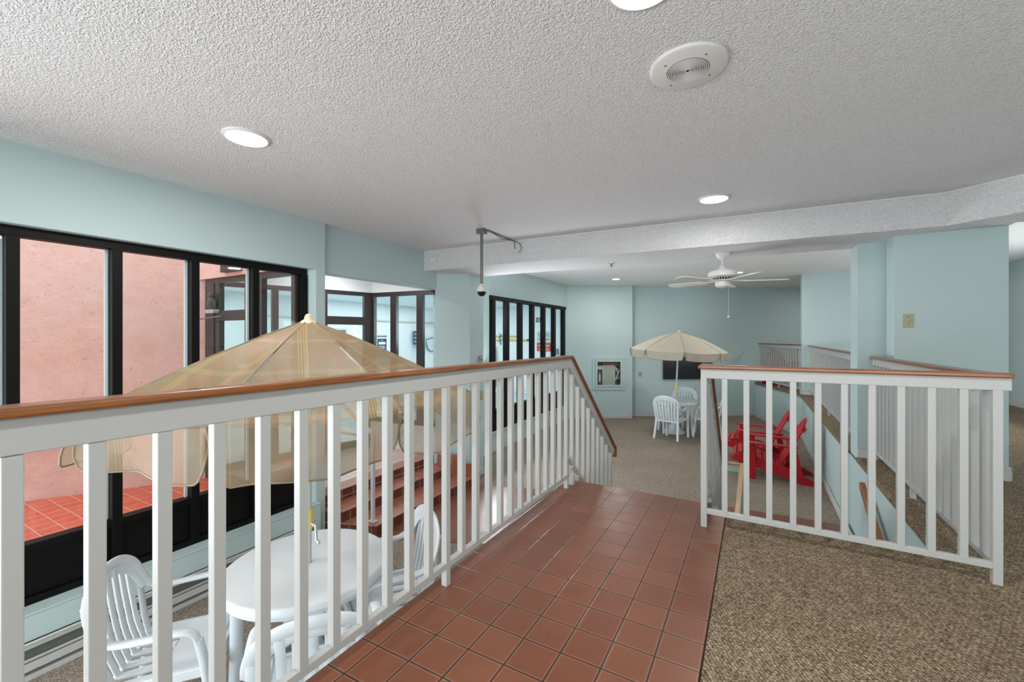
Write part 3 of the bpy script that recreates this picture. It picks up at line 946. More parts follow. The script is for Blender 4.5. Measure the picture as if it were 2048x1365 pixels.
# front railing, local s = world X
fb = [-0.283+0.1201*k for k in range(1, 11)]
front_rail = railing('baluster_railing', 'white baluster railing with oak cap crossing from the landing tiles to the carpet corner post',
    (0, 3.01), (1, 0), [(-0.305, 1.038), (1.088, 1.042)], [(s, 0.10, 0.957) for s in fb], [], mcap='woodx', board_h=0.062,
    bottom=[(-0.27, 0.118), (1.03, 0.108)])
for s in (-0.283, 1.037):
    box((s-0.018, -0.018, 0.0), (s+0.018, 0.018, 0.957)).build('corner_post', M['rail'], front_rail, bevel=0.002)
# right stair railing
rs = [3.10+0.13*k for k in range(13)]
bal = [(s, (0.10 if s < 3.36 else max(0.20-0.84*(s-3.30)-0.05, LF+0.03)), (0.93 if s < 3.28 else ztop(s)-0.135)) for s in rs]
rst = railing('stair_railing', 'white stair railing with dark oak cap sloping down behind the front railing',
    (-0.29, 0), (0, 1), [(3.06, 1.03), (3.32, 1.03), (4.86, -0.225)], bal, [], bottom=None)
box((4.852, -0.034, -0.34), (4.876, 0.034, -0.222)).build('cap_return', M['woodx'], rst, bevel=0.005)
MB().bar((3.24, 0, 0.245), (4.45, 0, 0.245-0.85*1.21), 0.03, 0.03).build('bottom_rail', M['rail'], rst, bevel=0.003)

# side railing along the carpet edge
sb = [3.13+0.1285*k for k in range(19)]
side_rail = railing('baluster_railing', 'white baluster railing along the carpet edge from corner post to the teal column',
    (1.037, 0), (0, 1), [(3.05, 1.038), (5.485, 1.022)], [(s, 0.10, 0.945) for s in sb], [(4.287, 0, 0.10), (5.45, 0, 0.10)], board_h=0.062,
    bottom=[(3.03, 0.112), (5.47, 0.112)])
# distant long railing
sb = [5.98+0.13*k for k in range(38)]
long_rail = railing('baluster_railing', 'long distant white baluster railing between the teal column and the far pier',
    (1.0, 0), (0, 1), [(5.86, 1.04), (10.84, 1.04)], [(s, 0.10, 0.957) for s in sb], [(6.6, 0, 0.10), (8.15, 0, 0.10), (9.7, 0, 0.10)],
    bottom=[(5.86, 0.112), (10.84, 0.112)])
# diagonal far railing
P0, P1 = Vector((0.93, 10.92, 0)), Vector((0.12, 13.08, 0))
dl = (P1-P0).length
ud = (P1-P0).normalized()
sb = [0.10+0.125*k for k in range(18)]
diag = railing('baluster_railing', 'farthest white baluster railing running diagonally beside the far pier',
    (P0.x, P0.y), (ud.x, ud.y), [(0.02, 1.05), (dl+0.02, 1.05)], [(s, 0.10, ZB-0.02) for s in sb], [(1.2, 0, 0.10)],
    bottom=[(0.02, 0.112), (dl, 0.112)])
# guard rail at the basement stairs
g = empty('guard_rail', (-0.12, 5.43, LF), 0, 'low guard rail with pale oak cap and pale green board above the basement stairs', 'railing')
gz = -0.2-LF
box((-0.023, -2.25, gz-0.022), (0.023, 0.023, gz)).build('handrail_cap', M['oakpale'], g, bevel=0.005)
box((-0.17, -0.028, gz-0.022), (-0.026, 0.028, gz)).build('handrail_cap', M['oakpale'], g, bevel=0.005)
box((-0.17, -0.015, gz-0.10), (0.012, 0.015, gz-0.020)).build('top_board', M['greenwall'], g, bevel=0.002)
box((-0.012, -2.25, gz-0.10), (0.012, -0.01, gz-0.020)).build('top_board', M['greenwall'], g, bevel=0.002)
for y in (-0.02, -0.55, -1.1, -1.65):
    box((-0.014, y-0.014, 0), (0.014, y+0.014, gz-0.09)).build('post', M['greenwall'], g, bevel=0.002)
# wall handrail
hr = empty('wall_handrail', (0.85, 5.0, 0), 0, 'brown wooden handrail sloping down the pale teal wall', 'handrail')
MB().vpoly([(0, -0.05, -0.10), (0, -0.07, -0.165), (0, -0.84, -0.50), (0, -0.82, -0.40)], (1, 0, 0), 0.045).build('rail', M['oakmid'], hr, bevel=0.006)
for y, z in ((-0.2, -0.22), (-0.7, -0.44)):
    box((0, y-0.02, z-0.03), (0.032, y+0.02, z+0.02)).build('bracket', M['grey'], hr)
# slim white handrail post on the entry steps
hp = empty('handrail_post', (-3.60, 3.30, -0.785), 0, 'slim white metal handrail post standing on the lowest entry step', 'handrail post')
box((-0.018, -0.018, 0), (0.018, 0.018, 0.95)).build('post', M['white'], hp, bevel=0.003)
box((-0.045, -0.03, 0), (0.045, 0.03, 0.012)).build('base_plate', M['white'], hp, bevel=0.002)
MB().bar((0, 0, 0.95), (-0.72, 0, 1.36), 0.036, 0.036).build('rail', M['white'], hp, bevel=0.004)
box((-0.738, -0.018, 0.25), (-0.702, 0.018, 1.36)).build('post', M['white'], hp, bevel=0.003)

# ================================================================== CEILING THINGS
def ceiling_light(x, y, z, r, label):
    t = empty('recessed_light', (x, y, z), 0, label, 'ceiling light', 'round recessed ceiling lights')
    MB().lathe([(r*0.86, -0.004), (r*0.90, -0.014), (r, -0.010), (r+0.006, 0.0)], seg=48).build('trim_ring', M['fan'], t, smooth=True)
    MB().lathe([(0, -0.008), (r*0.5, -0.008), (r*0.88, -0.005), (r*0.88, 0.0)], seg=48).build('diffuser', M['lamp'], t, smooth=True)
    return t
LIGHTS = [(-2.70, 1.48, 2.44, 0.125, 'round lit ceiling light at upper left above the window run'),
          (-0.31, 4.165, 2.44, 0.125, 'round lit ceiling light near the beam, right of centre'),
          (-0.335, 1.50, 2.44, 0.125, 'round lit ceiling light cut by the top edge of the photo'),
          (-2.76, 9.72, 2.545, 0.10, 'small lit ceiling light in front of the far hose pier'),
          (-0.29, 9.95, 2.545, 0.10, 'lit ceiling light glimpsed just right of the fan motor')]
for l in LIGHTS:
    ceiling_light(*l)
lamps = [(x, y, z) for x, y, z, r, lb in LIGHTS]+[(-2.7, -1.2, 2.44), (-0.33, -1.2, 2.44), (2.2, 1.5, 2.44), (2.2, -1.2, 2.44), (2.6, 8.5, 2.545), (2.4, 12.8, 2.545)]
for (x, y, z), w in zip(lamps[5:], ('over the lower lounge behind the camera', 'over the landing behind the camera', 'over the carpet right of the camera',
        'over the carpet behind the camera', 'over the upper corridor behind the teal column block', 'over the upper floor behind the far pier')):
    ceiling_light(x, y, z, 0.115, 'round ceiling light '+w)
add_light('fill_vestibule', 'AREA', (-4.95, 3.95, 2.27), 16, (1.0, 0.99, 0.97), 0.3, shape='DISK')  # added area light brightening the vestibule, without a fitting
for x, y, z in lamps:
    add_light('lamp_glow', 'AREA', (x, y, z-0.02), (7 if 4 < y < 5 or 8 < y < 9 else 18), (1.0, 0.97, 0.93), 0.2, shape='DISK')

sp = empty('ceiling_speaker', (-0.262, 2.075, 2.44), 0.5, 'round white ceiling speaker with perforated centre grille', 'speaker')
MB().lathe([(0.165, 0.0), (0.163, -0.012), (0.150, -0.018), (0, -0.018)], seg=64).build('plate', M['fan'], sp, smooth=True)
gr = MB()
for k in range(11):
    rr = 0.008+k*0.0075
    gr.lathe([(rr, -0.0175), (rr, -0.0205), (rr+0.0042, -0.0205), (rr+0.0042, -0.0175)], seg=40)
gr.build('grille', M['fan'], sp)
MB().lathe([(0, -0.0186), (0.090, -0.0186)], seg=40).build('grille_backing', M['grey'], sp)
for a in (0.3, 1.87, 3.44, 5.0):
    MB().lathe([(0, -0.021), (0.0045, -0.020), (0.0045, -0.017)], (0.118*math.cos(a), 0.118*math.sin(a), 0), 10).build('screw', M['grey'], sp)

# ceiling fan under the beam
fn = empty('ceiling_fan', (-0.31, 5.33, 2.155), 0.25, 'white five-blade ceiling fan hanging under the dropped beam', 'ceiling fan')
MB().lathe([(0.072, 0), (0.075, -0.015), (0.055, -0.055), (0.022, -0.075), (0, -0.075)], seg=32).build('canopy', M['fan'], fn, smooth=True)
MB().tube([(0, 0, -0.06), (0, 0, -0.17)], 0.012, 12).build('downrod', M['fan'], fn, smooth=True)
MB().lathe([(0.014, -0.125), (0.022, -0.135), (0.045, -0.17), (0.055, -0.185), (0.125, -0.20), (0.150, -0.225), (0.152, -0.262), (0.120, -0.278), (0.10, -0.28)], seg=40).build('motor_housing', M['fan'], fn, smooth=True)
MB().lathe([(0.10, -0.279), (0.125, -0.268), (0.085, -0.305), (0.06, -0.305)], seg=40).build('vent_ring', M['gap'], fn, smooth=True)
vr = MB()
for k in range(24):
    a = 2*pi*k/24
    vr.bar((0.122*math.cos(a), 0.122*math.sin(a), -0.272), (0.078*math.cos(a), 0.078*math.sin(a), -0.309), 0.009, 0.004)
vr.build('vent_fins', M['fan'], fn)
MB().lathe([(0.085, -0.300), (0.088, -0.312), (0.05, -0.318), (0.074, -0.322), (0.078, -0.345), (0.070, -0.375), (0.03, -0.392), (0, -0.394)], seg=32).build('switch_housing', M['fan'], fn, smooth=True)
def blade():
    b = MB()
    top, n = [], 14
    out = []
    for i in range(n+1):
        t = i/n
        x = 0.20+0.45*t
        w = 0.050+0.026*t
        if t > 0.85: w *= math.sqrt(max(0.0, 1-((t-0.85)/0.16)**2))
        out.append((x, w))
    vs = []
    for x, w in out: vs.append((x, -w, -w*0.18))
    for x, w in reversed(out): vs.append((x, w, w*0.18))
    b.vpoly(vs, (0, 0, 1), 0.008)
    return b
for k in range(5):
    bl = blade().build('blade', M['fan'], fn, bevel=0.002)
    bl.location = (0, 0, -0.315)
    bl.rotation_euler = (0, 0, 2*pi*k/5)
    MB().box((0.06, -0.018, -0.004), (0.24, 0.018, 0.004)).build('blade_bracket', M['fan'], bl, bevel=0.002)
pcz = MB().tube([(0.055, -0.03, -0.38), (0.055, -0.03, -0.70)], 0.0018, 6)
pc = pcz.build('pull_chain', M['alum'], fn)
MB().lathe([(0, -0.014), (0.010, -0.010), (0.014, 0), (0.010, 0.010), (0, 0.014)], (0.055, -0.03, -0.715), 14).build('pull_knob', M['fan'], pc, smooth=True)

# dome camera on a pole
cc = empty('dome_camera', (-2.70, 4.07, 2.44), 0, 'white dome security camera hanging from a grey ceiling pole', 'security camera')
box((-0.05, -0.04, -0.055), (0.05, 0.04, 0)).build('mount_box', M['grey'], cc, bevel=0.004)
MB().tube([(0, 0, -0.05), (0, 0, -0.63)], 0.017, 14).build('pole', M['grey'], cc, smooth=True)
MB().lathe([(0.018, -0.62), (0.028, -0.635), (0.048, -0.65), (0.054, -0.675), (0.054, -0.71), (0.050, -0.712)], seg=28).build('dome_housing', M['fan'], cc, smooth=True)
MB().lathe([(0.050, -0.71), (0.046, -0.735), (0.028, -0.757), (0, -0.765)], seg=28).build('dome_lens', M['dark'], cc, smooth=True)
cdt = tag(MB().tube([(-2.66, 4.12, 2.432), (-2.64, 4.70, 2.425)], 0.008, 8).tube([(-2.64, 4.12, 2.430), (-2.66, 4.45, 2.405), (-2.63, 4.72, 2.425)], 0.005, 8)
    .tube([(-2.63, 4.72, 2.425), (-2.57, 4.735, 2.39), (-2.54, 4.735, 2.33), (-2.58, 4.74, 2.28)], 0.005, 8)
    .tube([(-2.64, 4.72, 2.42), (-2.64, 4.735, 2.33)], 0.006, 8).build('cable_conduit', M['grey'], smooth=True),
    'grey cable conduit from the camera mount to the beam', 'conduit')
spk = empty('sprinkler_head', (-1.575, 5.34, 2.155), 0, 'small metal sprinkler head under the dropped beam', 'sprinkler')
MB().lathe([(0.038, 0), (0.036, -0.010), (0.015, -0.016), (0, -0.016)], seg=24).build('escutcheon', M['alum'], spk, smooth=True)
MB().tube([(0, 0, -0.014), (0, 0, -0.045)], [0.012, 0.006], 10).build('nozzle', M['grey'], spk)
MB().lathe([(0, -0.045), (0.022, -0.046), (0.022, -0.049), (0, -0.049)], seg=16).build('deflector', M['grey'], spk)
cp = empty('cover_plate', (-3.925, 4.695, 2.315), 0, 'blank painted cover plate on the left end of the beam', 'cover plate')
box((-0.055, -0.008, -0.05), (0.055, 0.012, 0.055)).build('plate', M['fan'], cp, bevel=0.003)
for s in (-0.02, 0.012):
    box((s-0.004, -0.011, 0.028), (s+0.004, -0.006, 0.036)).build('screw', M['gap'], cp)

# ================================================================== WALL THINGS
sw = empty('light_switch', (1.226, 5.20, 1.365), 0, 'ivory light switch plate on the big teal wall at right', 'light switch')
box((-0.037, -0.007, -0.062), (0.037, 0, 0.062)).build('plate', M['ivory'], sw, bevel=0.003)
MB().bar((0, -0.006, 0.0), (0.008, -0.020, 0.010), 0.010, 0.014).build('toggle', M['ivory'], sw, bevel=0.002)
for z in (-0.033, 0.033):
    box((-0.004, -0.009, z-0.003), (0.004, -0.006, z+0.003)).build('screw', M['gap'], sw)
fa = math.atan2(0.618, 1)
sw2 = empty('light_switch', (-2.66, far_line(-2.66)-0.001, 0.22), fa, 'small grey green switch plate on the far wall beside the hose cabinet', 'light switch')
box((-0.045, -0.012, -0.062), (0.045, 0.004, 0.062)).build('plate', M['ivory'], sw2, bevel=0.003)
box((-0.008, -0.02, -0.02), (0.008, -0.01, 0.02)).build('toggle', M['grey'], sw2)
th = tag(box((-3.672, 5.48, 0.24), (-3.68, 5.58, 0.38)).build('thermostat', M['ivory'], bevel=0.003), 'small ivory control box on the pier behind the railing', 'thermostat')
ns = empty('no_smoking_sign', (-3.668, 5.49, 0.875), 0, 'round no-smoking sign on the teal pier', 'sign')
ring = MB()
n = 28
pr_pts = [(0.0, 0.048*math.cos(2*pi*k/n), 0.048*math.sin(2*pi*k/n)) for k in range(n+1)]
MB().vpoly([(0, 0.056*math.cos(2*pi*k/n), 0.056*math.sin(2*pi*k/n)) for k in range(n)], (1, 0, 0), 0.004).build('disc', M['whitewall'], ns)
MB().tube(pr_pts, 0.008, 8, False).build('ring', M['signbrown'], ns)
MB().bar((0.004, -0.035, 0.035), (0.004, 0.035, -0.035), 0.006, 0.012, (1, 0, 0)).build('slash', M['signbrown'], ns)
MB().bar((0.003, -0.035, 0.0), (0.003, 0.03, 0.0), 0.004, 0.012, (0, 0, 1)).build('cigarette', M['gap'], ns)

# hose cabinet on the far pier
pm = Vector((-3.83, 10.65)); pq = Vector((-2.77, 11.27)); pdv = (pq-pm).normalized()
hc_x, hc_y = (-3.335, 11.0)
ha = math.atan2(pdv.y, pdv.x)
tpos = pm+pdv*((Vector((-3.332, 11.0))-pm).dot(pdv))
hc = empty('fire_hose_cabinet', (tpos.x, tpos.y, 0.262), ha, 'teal fire hose cabinet with glazed door on the far pier', 'fire hose cabinet')
def framebox(mb, w0, w1, h0, h1, ya, yb):
    mb.box((-w0, ya, -h0), (-w1, yb, h0)); mb.box((w1, ya, -h0), (w0, yb, h0))
    mb.box((-w1, ya, h1), (w1, yb, h0)); mb.box((-w1, ya, -h0), (w1, yb, -h1))
    return mb
W_, H_ = 0.425, 0.425
framebox(MB(), W_, 0.36, H_, 0.36, -0.03, 0).build('frame', M['wall'], hc, bevel=0.004)
dr = framebox(MB(), 0.355, 0.30, 0.355, 0.30, -0.045, -0.01).build('door', M['wall'], hc, bevel=0.004)
box((-0.30, -0.038, -0.30), (0.30, -0.034, 0.30)).build('pane', M['glass'], dr)
MB().lathe([(0, -0.01), (0.014, 0), (0, 0.012)], (0.335, -0.052, 0.02), 10).build('latch', M['alum'], dr)
box((-0.31, -0.006, -0.31), (0.31, -0.002, 0.31)).build('back_panel', M['hose'], hc)
hs = MB()
for k in range(9):
    x = -0.15+k*0.032
    hs.box((x, -0.030, -0.29+0.02*(k % 2)), (x+0.024, -0.008, 0.22))
hs.build('folded_hose', M['hose'], hc, bevel=0.008)
MB().box((-0.30, -0.012, -0.30), (-0.17, -0.007, 0.10)).box((0.17, -0.012, -0.30), (0.30, -0.007, 0.30)).box((-0.3, -0.012, 0.2), (0.17, -0.007, 0.3)).build('dark_recess', M['gap'], hc)
MB().box((-0.16, -0.032, 0.215), (0.24, -0.008, 0.27)).build('hose_rack', M['signbrown'], hc, bevel=0.004)
MB().tube([(0.15, -0.02, 0.2), (0.24, -0.02, 0.0), (0.15, -0.02, -0.22), (0.28, -0.02, -0.1)], 0.014, 8).tube([(0.18, -0.02, 0.15), (0.27, -0.02, 0.08), (0.2, -0.02, -0.15)], 0.012, 8).build('loose_hose', M['white'], hc, smooth=True)
MB().lathe([(0, -0.1), (0.03, -0.1), (0.03, 0.08), (0.012, 0.11), (0.012, 0.16)], (-0.235, -0.012, -0.12), 12).build('nozzle', M['white'], hc, smooth=True).scale = (1, 0.6, 1)
MB().box((-0.28, -0.03, -0.29), (-0.19, -0.008, -0.22)).build('valve_wheel', M['signbrown'], hc, bevel=0.006)

# dark panel on the far wall
tv = empty('wall_screen', (-1.58, far_line(-1.58), 0.40), fa, 'wide dark screen hung low on the far wall behind the parasol pole', 'screen')
box((-0.665, -0.06, -0.32), (0.665, -0.035, 0.32)).build('panel', M['dark'], tv, bevel=0.004)
box((-0.3, -0.035, -0.15), (0.3, 0.0, 0.15)).build('mount', M['gap'], tv)

# ================================================================== FURNITURE
def rect_prof(w, h, r=0.35):
    a, b = w/2, h/2
    c = min(a, b)*r
    return [(-a+c, -b), (a-c, -b), (a, -b+c), (a, b-c), (a-c, b), (-a+c, b), (-a, b-c), (-a, -b+c)]
def make_resin_chair():
    """monobloc arm chair facing +Y, origin on the floor"""
    root = empty('resin_armchair', (0, 0, 0))
    # seat
    s = MB()
    def ztop_(y): return 0.425-0.03*(0.2-y)/0.45 + (-(max(0, y-0.17)**2)*3.0)
    ys = [-0.02+0.023*i for i in range(11)]
    ring = []
    for y in ys+[0.235, 0.245]:
        w = 0.235+0.012*(y+0.02)/0.26
        zt = ztop_(y) if y <= 0.21 else 0.425-0.03*(0.2-0.21)/0.45-0.012-(y-0.21)*1.3
        ring.append([(-w, y, zt-0.012), (-w*0.5, y, zt-0.018), (0, y, zt-0.020), (w*0.5, y, zt-0.018), (w, y, zt-0.012)])
    n = len(ring)
    vs = [p for r_ in ring for p in r_]+[(p[0], p[1], p[2]-0.022) for r_ in ring for p in r_]
    fs = []
    for i in range(n-1):
        for j in range(4):
            a = i*5+j
            fs.append((a, a+1, a+6, a+5))
            fs.append((n*5+a+5, n*5+a+6, n*5+a+1, n*5+a))
    for j in range(4):
        fs.append((j, n*5+j, n*5+j+1, j+1))
        a = (n-1)*5+j
        fs.append((a, a+1, n*5+a+1, n*5+a))
    for i in range(n-1):
        fs.append((i*5, i*5+5, n*5+i*5+5, n*5+i*5))
        fs.append((i*5+4, n*5+i*5+4, n*5+i*5+9, i*5+9))
    s.add(vs, fs)
    s.box((-0.235, 0.225, 0.345), (0.235, 0.247, 0.408))
    for k in range(6):                       # slotted rear of the seat
        x = -0.205+k*0.082
        s.bar((x, -0.215, 0.372), (x, -0.015, 0.392), 0.052, 0.016)
    s.box((-0.225, -0.235, 0.358), (0.225, -0.205, 0.382))
    for sx in (-1, 1):
        s.bar((sx*0.232, -0.22, 0.375), (sx*0.236, 0.235, 0.395), 0.028, 0.05)
    s.build('seat', M['resin'], root, bevel=0.004)
    # backrest: arch + slats
    a = MB()
    half = [(0.266, -0.185, 0.634), (0.262, -0.235, 0.662), (0.252, -0.270, 0.735), (0.220, -0.295, 0.808), (0.130, -0.314, 0.866), (0.0, -0.320, 0.884)]
    full = half+[(-x, y, z) for x, y, z in half[-2::-1]]
    pth = catmull(full, 5)
    sides = []
    for p in pth:
        v = Vector((p.x, 0.0, (p.z-0.62)*1.0)) if p.z > 0.66 else Vector((p.x, -0.03, 0.02))
        sides.append(v.normalized())
    # broad face of the rim looks forward/up
    a.sweep(pth, [(q[0], q[1]) for q in rect_prof(0.060, 0.018, 0.6)], sides)
    inner = [Vector((p.x*0.845, p.y+0.002, 0.62+(p.z-0.62)*0.85)) for p in pth if p.z > 0.665]
    a.sweep(inner, rect_prof(0.050, 0.012, 0.6), [Vector((p.x, 0, (p.z-0.62))).normalized() for p in inner])
    for k in range(7):
        x = (k-3)*0.056
        xt = x*1.18
        zt = 0.872-0.9*xt*xt*1.6-0.012
        if abs(k-3) == 3: zt = 0.80
        q = catmull([(x, -0.215, 0.375), (x*1.05, -0.258, 0.50), (x*1.12, -0.290, 0.66), (xt, -0.316, zt)], 4)
        a.sweep(q, rect_prof(0.041, 0.010, 0.5), [Vector((1, 0, 0))]*len(q))
    for sx in (-1, 1):   # outer side strips
        q = catmull([(sx*0.222, -0.215, 0.375), (sx*0.232, -0.245, 0.50), (sx*0.240, -0.262, 0.62), (sx*0.238, -0.275, 0.73)], 4)
        a.sweep(q, rect_prof(0.050, 0.014, 0.5), [Vector((1, 0, 0))]*len(q))
    a.build('backrest', M['resin'], root, smooth=True)
    for sx in (-1, 1):
        q = catmull([(sx*0.255, -0.243, 0.662), (sx*0.272, -0.17, 0.628), (sx*0.288, -0.02, 0.632), (sx*0.290, 0.10, 0.640), (sx*0.284, 0.165, 0.622), (sx*0.277, 0.190, 0.57)], 5)
        MB().sweep(q, rect_prof(0.052, 0.022, 0.7), [Vector((sx, 0, 0))]*len(q)).build('armrest', M['resin'], root, smooth=True)
        q = catmull([(sx*0.278, 0.188, 0.585), (sx*0.268, 0.212, 0.45), (sx*0.262, 0.235, 0.22), (sx*0.262, 0.255, 0.0)], 4)
        MB().sweep(q, rect_prof(0.050, 0.034, 0.5), [Vector((sx, 0.0, 0))]*len(q)).build('leg', M['resin'], root, smooth=True)
        q = catmull([(sx*0.225, -0.215, 0.40), (sx*0.235, -0.245, 0.20), (sx*0.248, -0.285, 0.0)], 4)
        MB().sweep(q, rect_prof(0.048, 0.034, 0.5), [Vector((sx, 0, 0))]*len(q)).build('leg', M['resin'], root, smooth=True)
    return root
def face(v): return math.atan2(v[1], v[0])-pi/2
G = 'white resin armchairs round the patio tables'
chairs = [((-2.80, 1.16), (0.669, 0.743), 'white slatted resin armchair nearest the window heater, left of the big table'),
          ((-2.165, 2.085), (-0.5, -0.86), 'white resin armchair between the big table and the entry steps'),
          ((-1.92, 1.40), (-0.776, 0.63), 'white resin armchair with its back to the landing railing, in front of the big table'),
          ((-1.53, 9.52), (0.22, 0.97), 'white resin armchair seen from behind in front of the far small table'),
          ((-1.47, 10.72), (-0.05, -1.0), 'white resin armchair behind the far small table, facing the camera'),
          ((-0.88, 10.05), (-1.0, -0.05), 'white resin armchair right of the far small table, half hidden by the railing post')]
ch0 = make_resin_chair()
for i, (p, fdir, lb) in enumerate(chairs):
    c = ch0 if i == 0 else copy_tree(ch0)
    c.location = (p[0], p[1], LF+0.001)
    c.rotation_euler = (0, 0, face(fdir))
    c['label'] = lb; c['category'] = 'chair'; c['group'] = G

def make_table(x, y, r, label, ped=False):
    t = empty('patio_table', (x, y, LF), 0.5, label, 'table')
    MB().lathe([(0, 0.690), (r-0.02, 0.690), (r, 0.682), (r, 0.716), (r-0.006, 0.722), (r-0.02, 0.724), (0.021, 0.724), (0.021, 0.70)][1:], seg=72).lathe([(0, 0.7235), (r-0.02, 0.7235)], seg=72).build('tabletop', M['resin'], t, smooth=True)
    MB().lathe([(r-0.035, 0.650), (r-0.02, 0.650), (r-0.02, 0.70), (r-0.035, 0.70)], seg=64).build('apron', M['resin'], t, smooth=True)
    for k in range(4):
        a = pi/4+k*pi/2
        ca, sa = math.cos(a), math.sin(a)
        rr = r*0.80
        MB().tube([(rr*ca, rr*sa, 0.69), (rr*ca*1.02, rr*sa*1.02, 0.35), (rr*ca*1.06, rr*sa*1.06, 0.0)], [0.036, 0.032, 0.026], 16).build('leg', M['resin'], t, smooth=True)
    return t
t1 = make_table(-2.42, 1.70, 0.475, 'large round white resin table under the big mesh parasol')
t2 = make_table(-1.53, 10.05, 0.46, 'small round white resin table under the far parasol')

def umbrella(name, x, y, R, z_ap, z_rim, rot, label, fab, tilt=(0, 0), val=0.17, flare=0.35, slit=0.11, curve=0.14, seedv=1):
    rnd = random.Random(seedv)
    u = empty(name, (x, y, LF), 0, label, 'parasol')
    u.rotation_euler = (tilt[0], tilt[1], 0)
    za, zr = z_ap-LF, z_rim-LF
    tips = [rot+k*pi/4 for k in range(8)]
    rise = za-zr
    def prof(v): return za-rise*((1-curve)*v+curve*v*v)
    for k in range(8):
        a0, a1 = tips[k], tips[k]+pi/4
        T0 = Vector((math.cos(a0), math.sin(a0), 0)); T1 = Vector((math.cos(a1), math.sin(a1), 0))
        NU, NV, NW = 14, 16, 9
        vs, uvs, fs = [], [], []
        mid = (a0+a1)/2
        nrm = Vector((math.cos(mid), math.sin(mid), 0))
        ph = [rnd.uniform(0, 6.28) for _ in range(4)]
        for j in range(NV+1):
            v = 0.025+0.975*j/NV
            for i in range(NU+1):
                t = i/NU
                p = (T0.lerp(T1, t))*R*v
                sag = math.sin(pi*t)
                p -= nrm*0.02*sag*v
                z = prof(v)-0.025*sag*v*v+0.010*math.sin(7*t+ph[0]+5*v)*v*(1-v)*2
                vs.append((p.x, p.y, z)); uvs.append(((t-0.5)*2*R*v*math.sin(pi/8)+k*0.9, v*R))
        for j in range(NV):
            for i in range(NU):
                a = j*(NU+1)+i
                fs.append((a, a+1, a+NU+2, a+NU+1))
        def mk(nm, vs, uvs, fs, par, th=0.0012):
            me = bpy.data.meshes.new(nm)
            me.from_pydata([tuple(q) for q in vs], [], fs)
            ul = me.uv_layers.new(name='uv')
            for l in me.loops:
                ul.data[l.index].uv = uvs[l.vertex_index]
            me.materials.append(fab)
            for pl in me.polygons: pl.use_smooth = True
            o = bpy.data.objects.new(nm, me)
            COL.objects.link(o)
            o.parent = par
            return o
        pn = mk('canopy_panel', vs, uvs, fs, u)
        # hanging valance
        vs, uvs, fs = [], [], []
        NI = 30
        amp = [rnd.uniform(-0.05, 0.06) for _ in range(2)]
        for j in range(NW+1):
            w = j/NW
            for i in range(NI+1):
                t = i/NI
                edge = min(t, 1-t)
                ln = val*((1.0 if edge > slit else (0.10+0.90*math.sqrt(max(0.0, 1-(1-edge/slit)**2))))+0.14*flare*math.sin(3.1*t+ph[0])+0.10*flare*math.sin(8*t+ph[2]))
                inset = (0.5-t)*0.16*w*(1 if edge < 0.3 else (0.2/edge if edge > 0.2 else 1))
                p = T0.lerp(T1, t)*R
                sag = math.sin(pi*t)
                p -= nrm*0.02*sag
                along = (T1-T0)*R
                p += along*inset*0.15
                out = flare*ln*w*w*(0.3+0.7*math.sin(pi*t*1.3+ph[1]))+0.05*(0.25+flare)*math.sin(10*t+ph[2])*w*(1+2*amp[0])+0.02*flare*math.sin(23*t+ph[1])*w
                out -= 0.05*w*w*math.sin(2*pi*t+ph[3])*flare
                p += nrm*out
                z = zr-0.025*sag-ln*w*(1-0.25*flare*w)
                vs.append((p.x, p.y, z)); uvs.append(((t-0.5)*2*R*math.sin(pi/8)+k*0.9, R+ln*w))
        for j in range(NW):
            for i in range(NI):
                a = j*(NI+1)+i
                fs.append((a, a+1, a+NI+2, a+NI+1))
        vo = mk('valance', vs, uvs, fs, u)
        if fab is M['mesh_fabric']:
            vo.data.materials[0] = M['mesh_valance']
        hem = [vs[j*(NI+1)] for j in range(NW)]+[vs[NW*(NI+1)+i] for i in range(NI+1)]+[vs[j*(NI+1)+NI] for j in range(NW-1, -1, -1)]
        MB().tube(hem, 0.0045, 6).build('hem', M['hem'], vo, smooth=True)
        # rib and strut
        rb = MB()
        pr = [T0*R*v+Vector((0, 0, prof(v)-0.008)) for v in (0.02, 0.25, 0.5, 0.75, 1.0)]
        rb.tube(pr, 0.0055, 8).build('rib', M['white'], u, smooth=True)
        MB().tube([(0.02*T0.x, 0.02*T0.y, za-0.42*1.0-0.05), tuple(T0*R*0.5+Vector((0, 0, prof(0.5)-0.014)))], 0.005, 8).build('strut', M['white'], u, smooth=True)
        sm = [T0*R*v+Vector((0, 0, prof(v)+0.002)) for v in (0.03, 0.25, 0.5, 0.75, 1.0)]
        MB().tube(sm, 0.0035, 6).build('seam', M['hem'], u, smooth=True)
    MB().tube([(0, 0, 0.06), (0, 0, za-0.01)], 0.019, 16).build('pole', M['white'], u, smooth=True)
    MB().lathe([(0.060, -0.026), (0.046, -0.008), (0.026, 0.006), (0.020, 0.030), (0.010, 0.040), (0, 0.041)], (0, 0, za-0.004), 16).build('finial', M['cream'], u, smooth=True)
    MB().lathe([(0.03, 0), (0.03, 0.07)], (0, 0, za-0.47), 16).build('runner', M['white'], u, smooth=True)
    cr = MB().lathe([(0.024, 0), (0.033, 0.02), (0.033, 0.11), (0.024, 0.13)], (0, 0, 0.98-0.05), 16).build('crank_housing', M['yellow'], u, smooth=True)
    MB().tube([(0.03, 0, 0.97), (0.07, 0, 0.965), (0.075, 0, 0.88), (0.105, 0, 0.865)], 0.009, 10).build('crank_handle', M['alum'], cr, smooth=True)
    bs = MB().lathe([(0.235, 0), (0.235, 0.035), (0.16, 0.07), (0.10, 0.16), (0.06, 0.27), (0.03, 0.30), (0.03, 0.34)], seg=36).build('base', M['resin'], u, smooth=True)
    return u
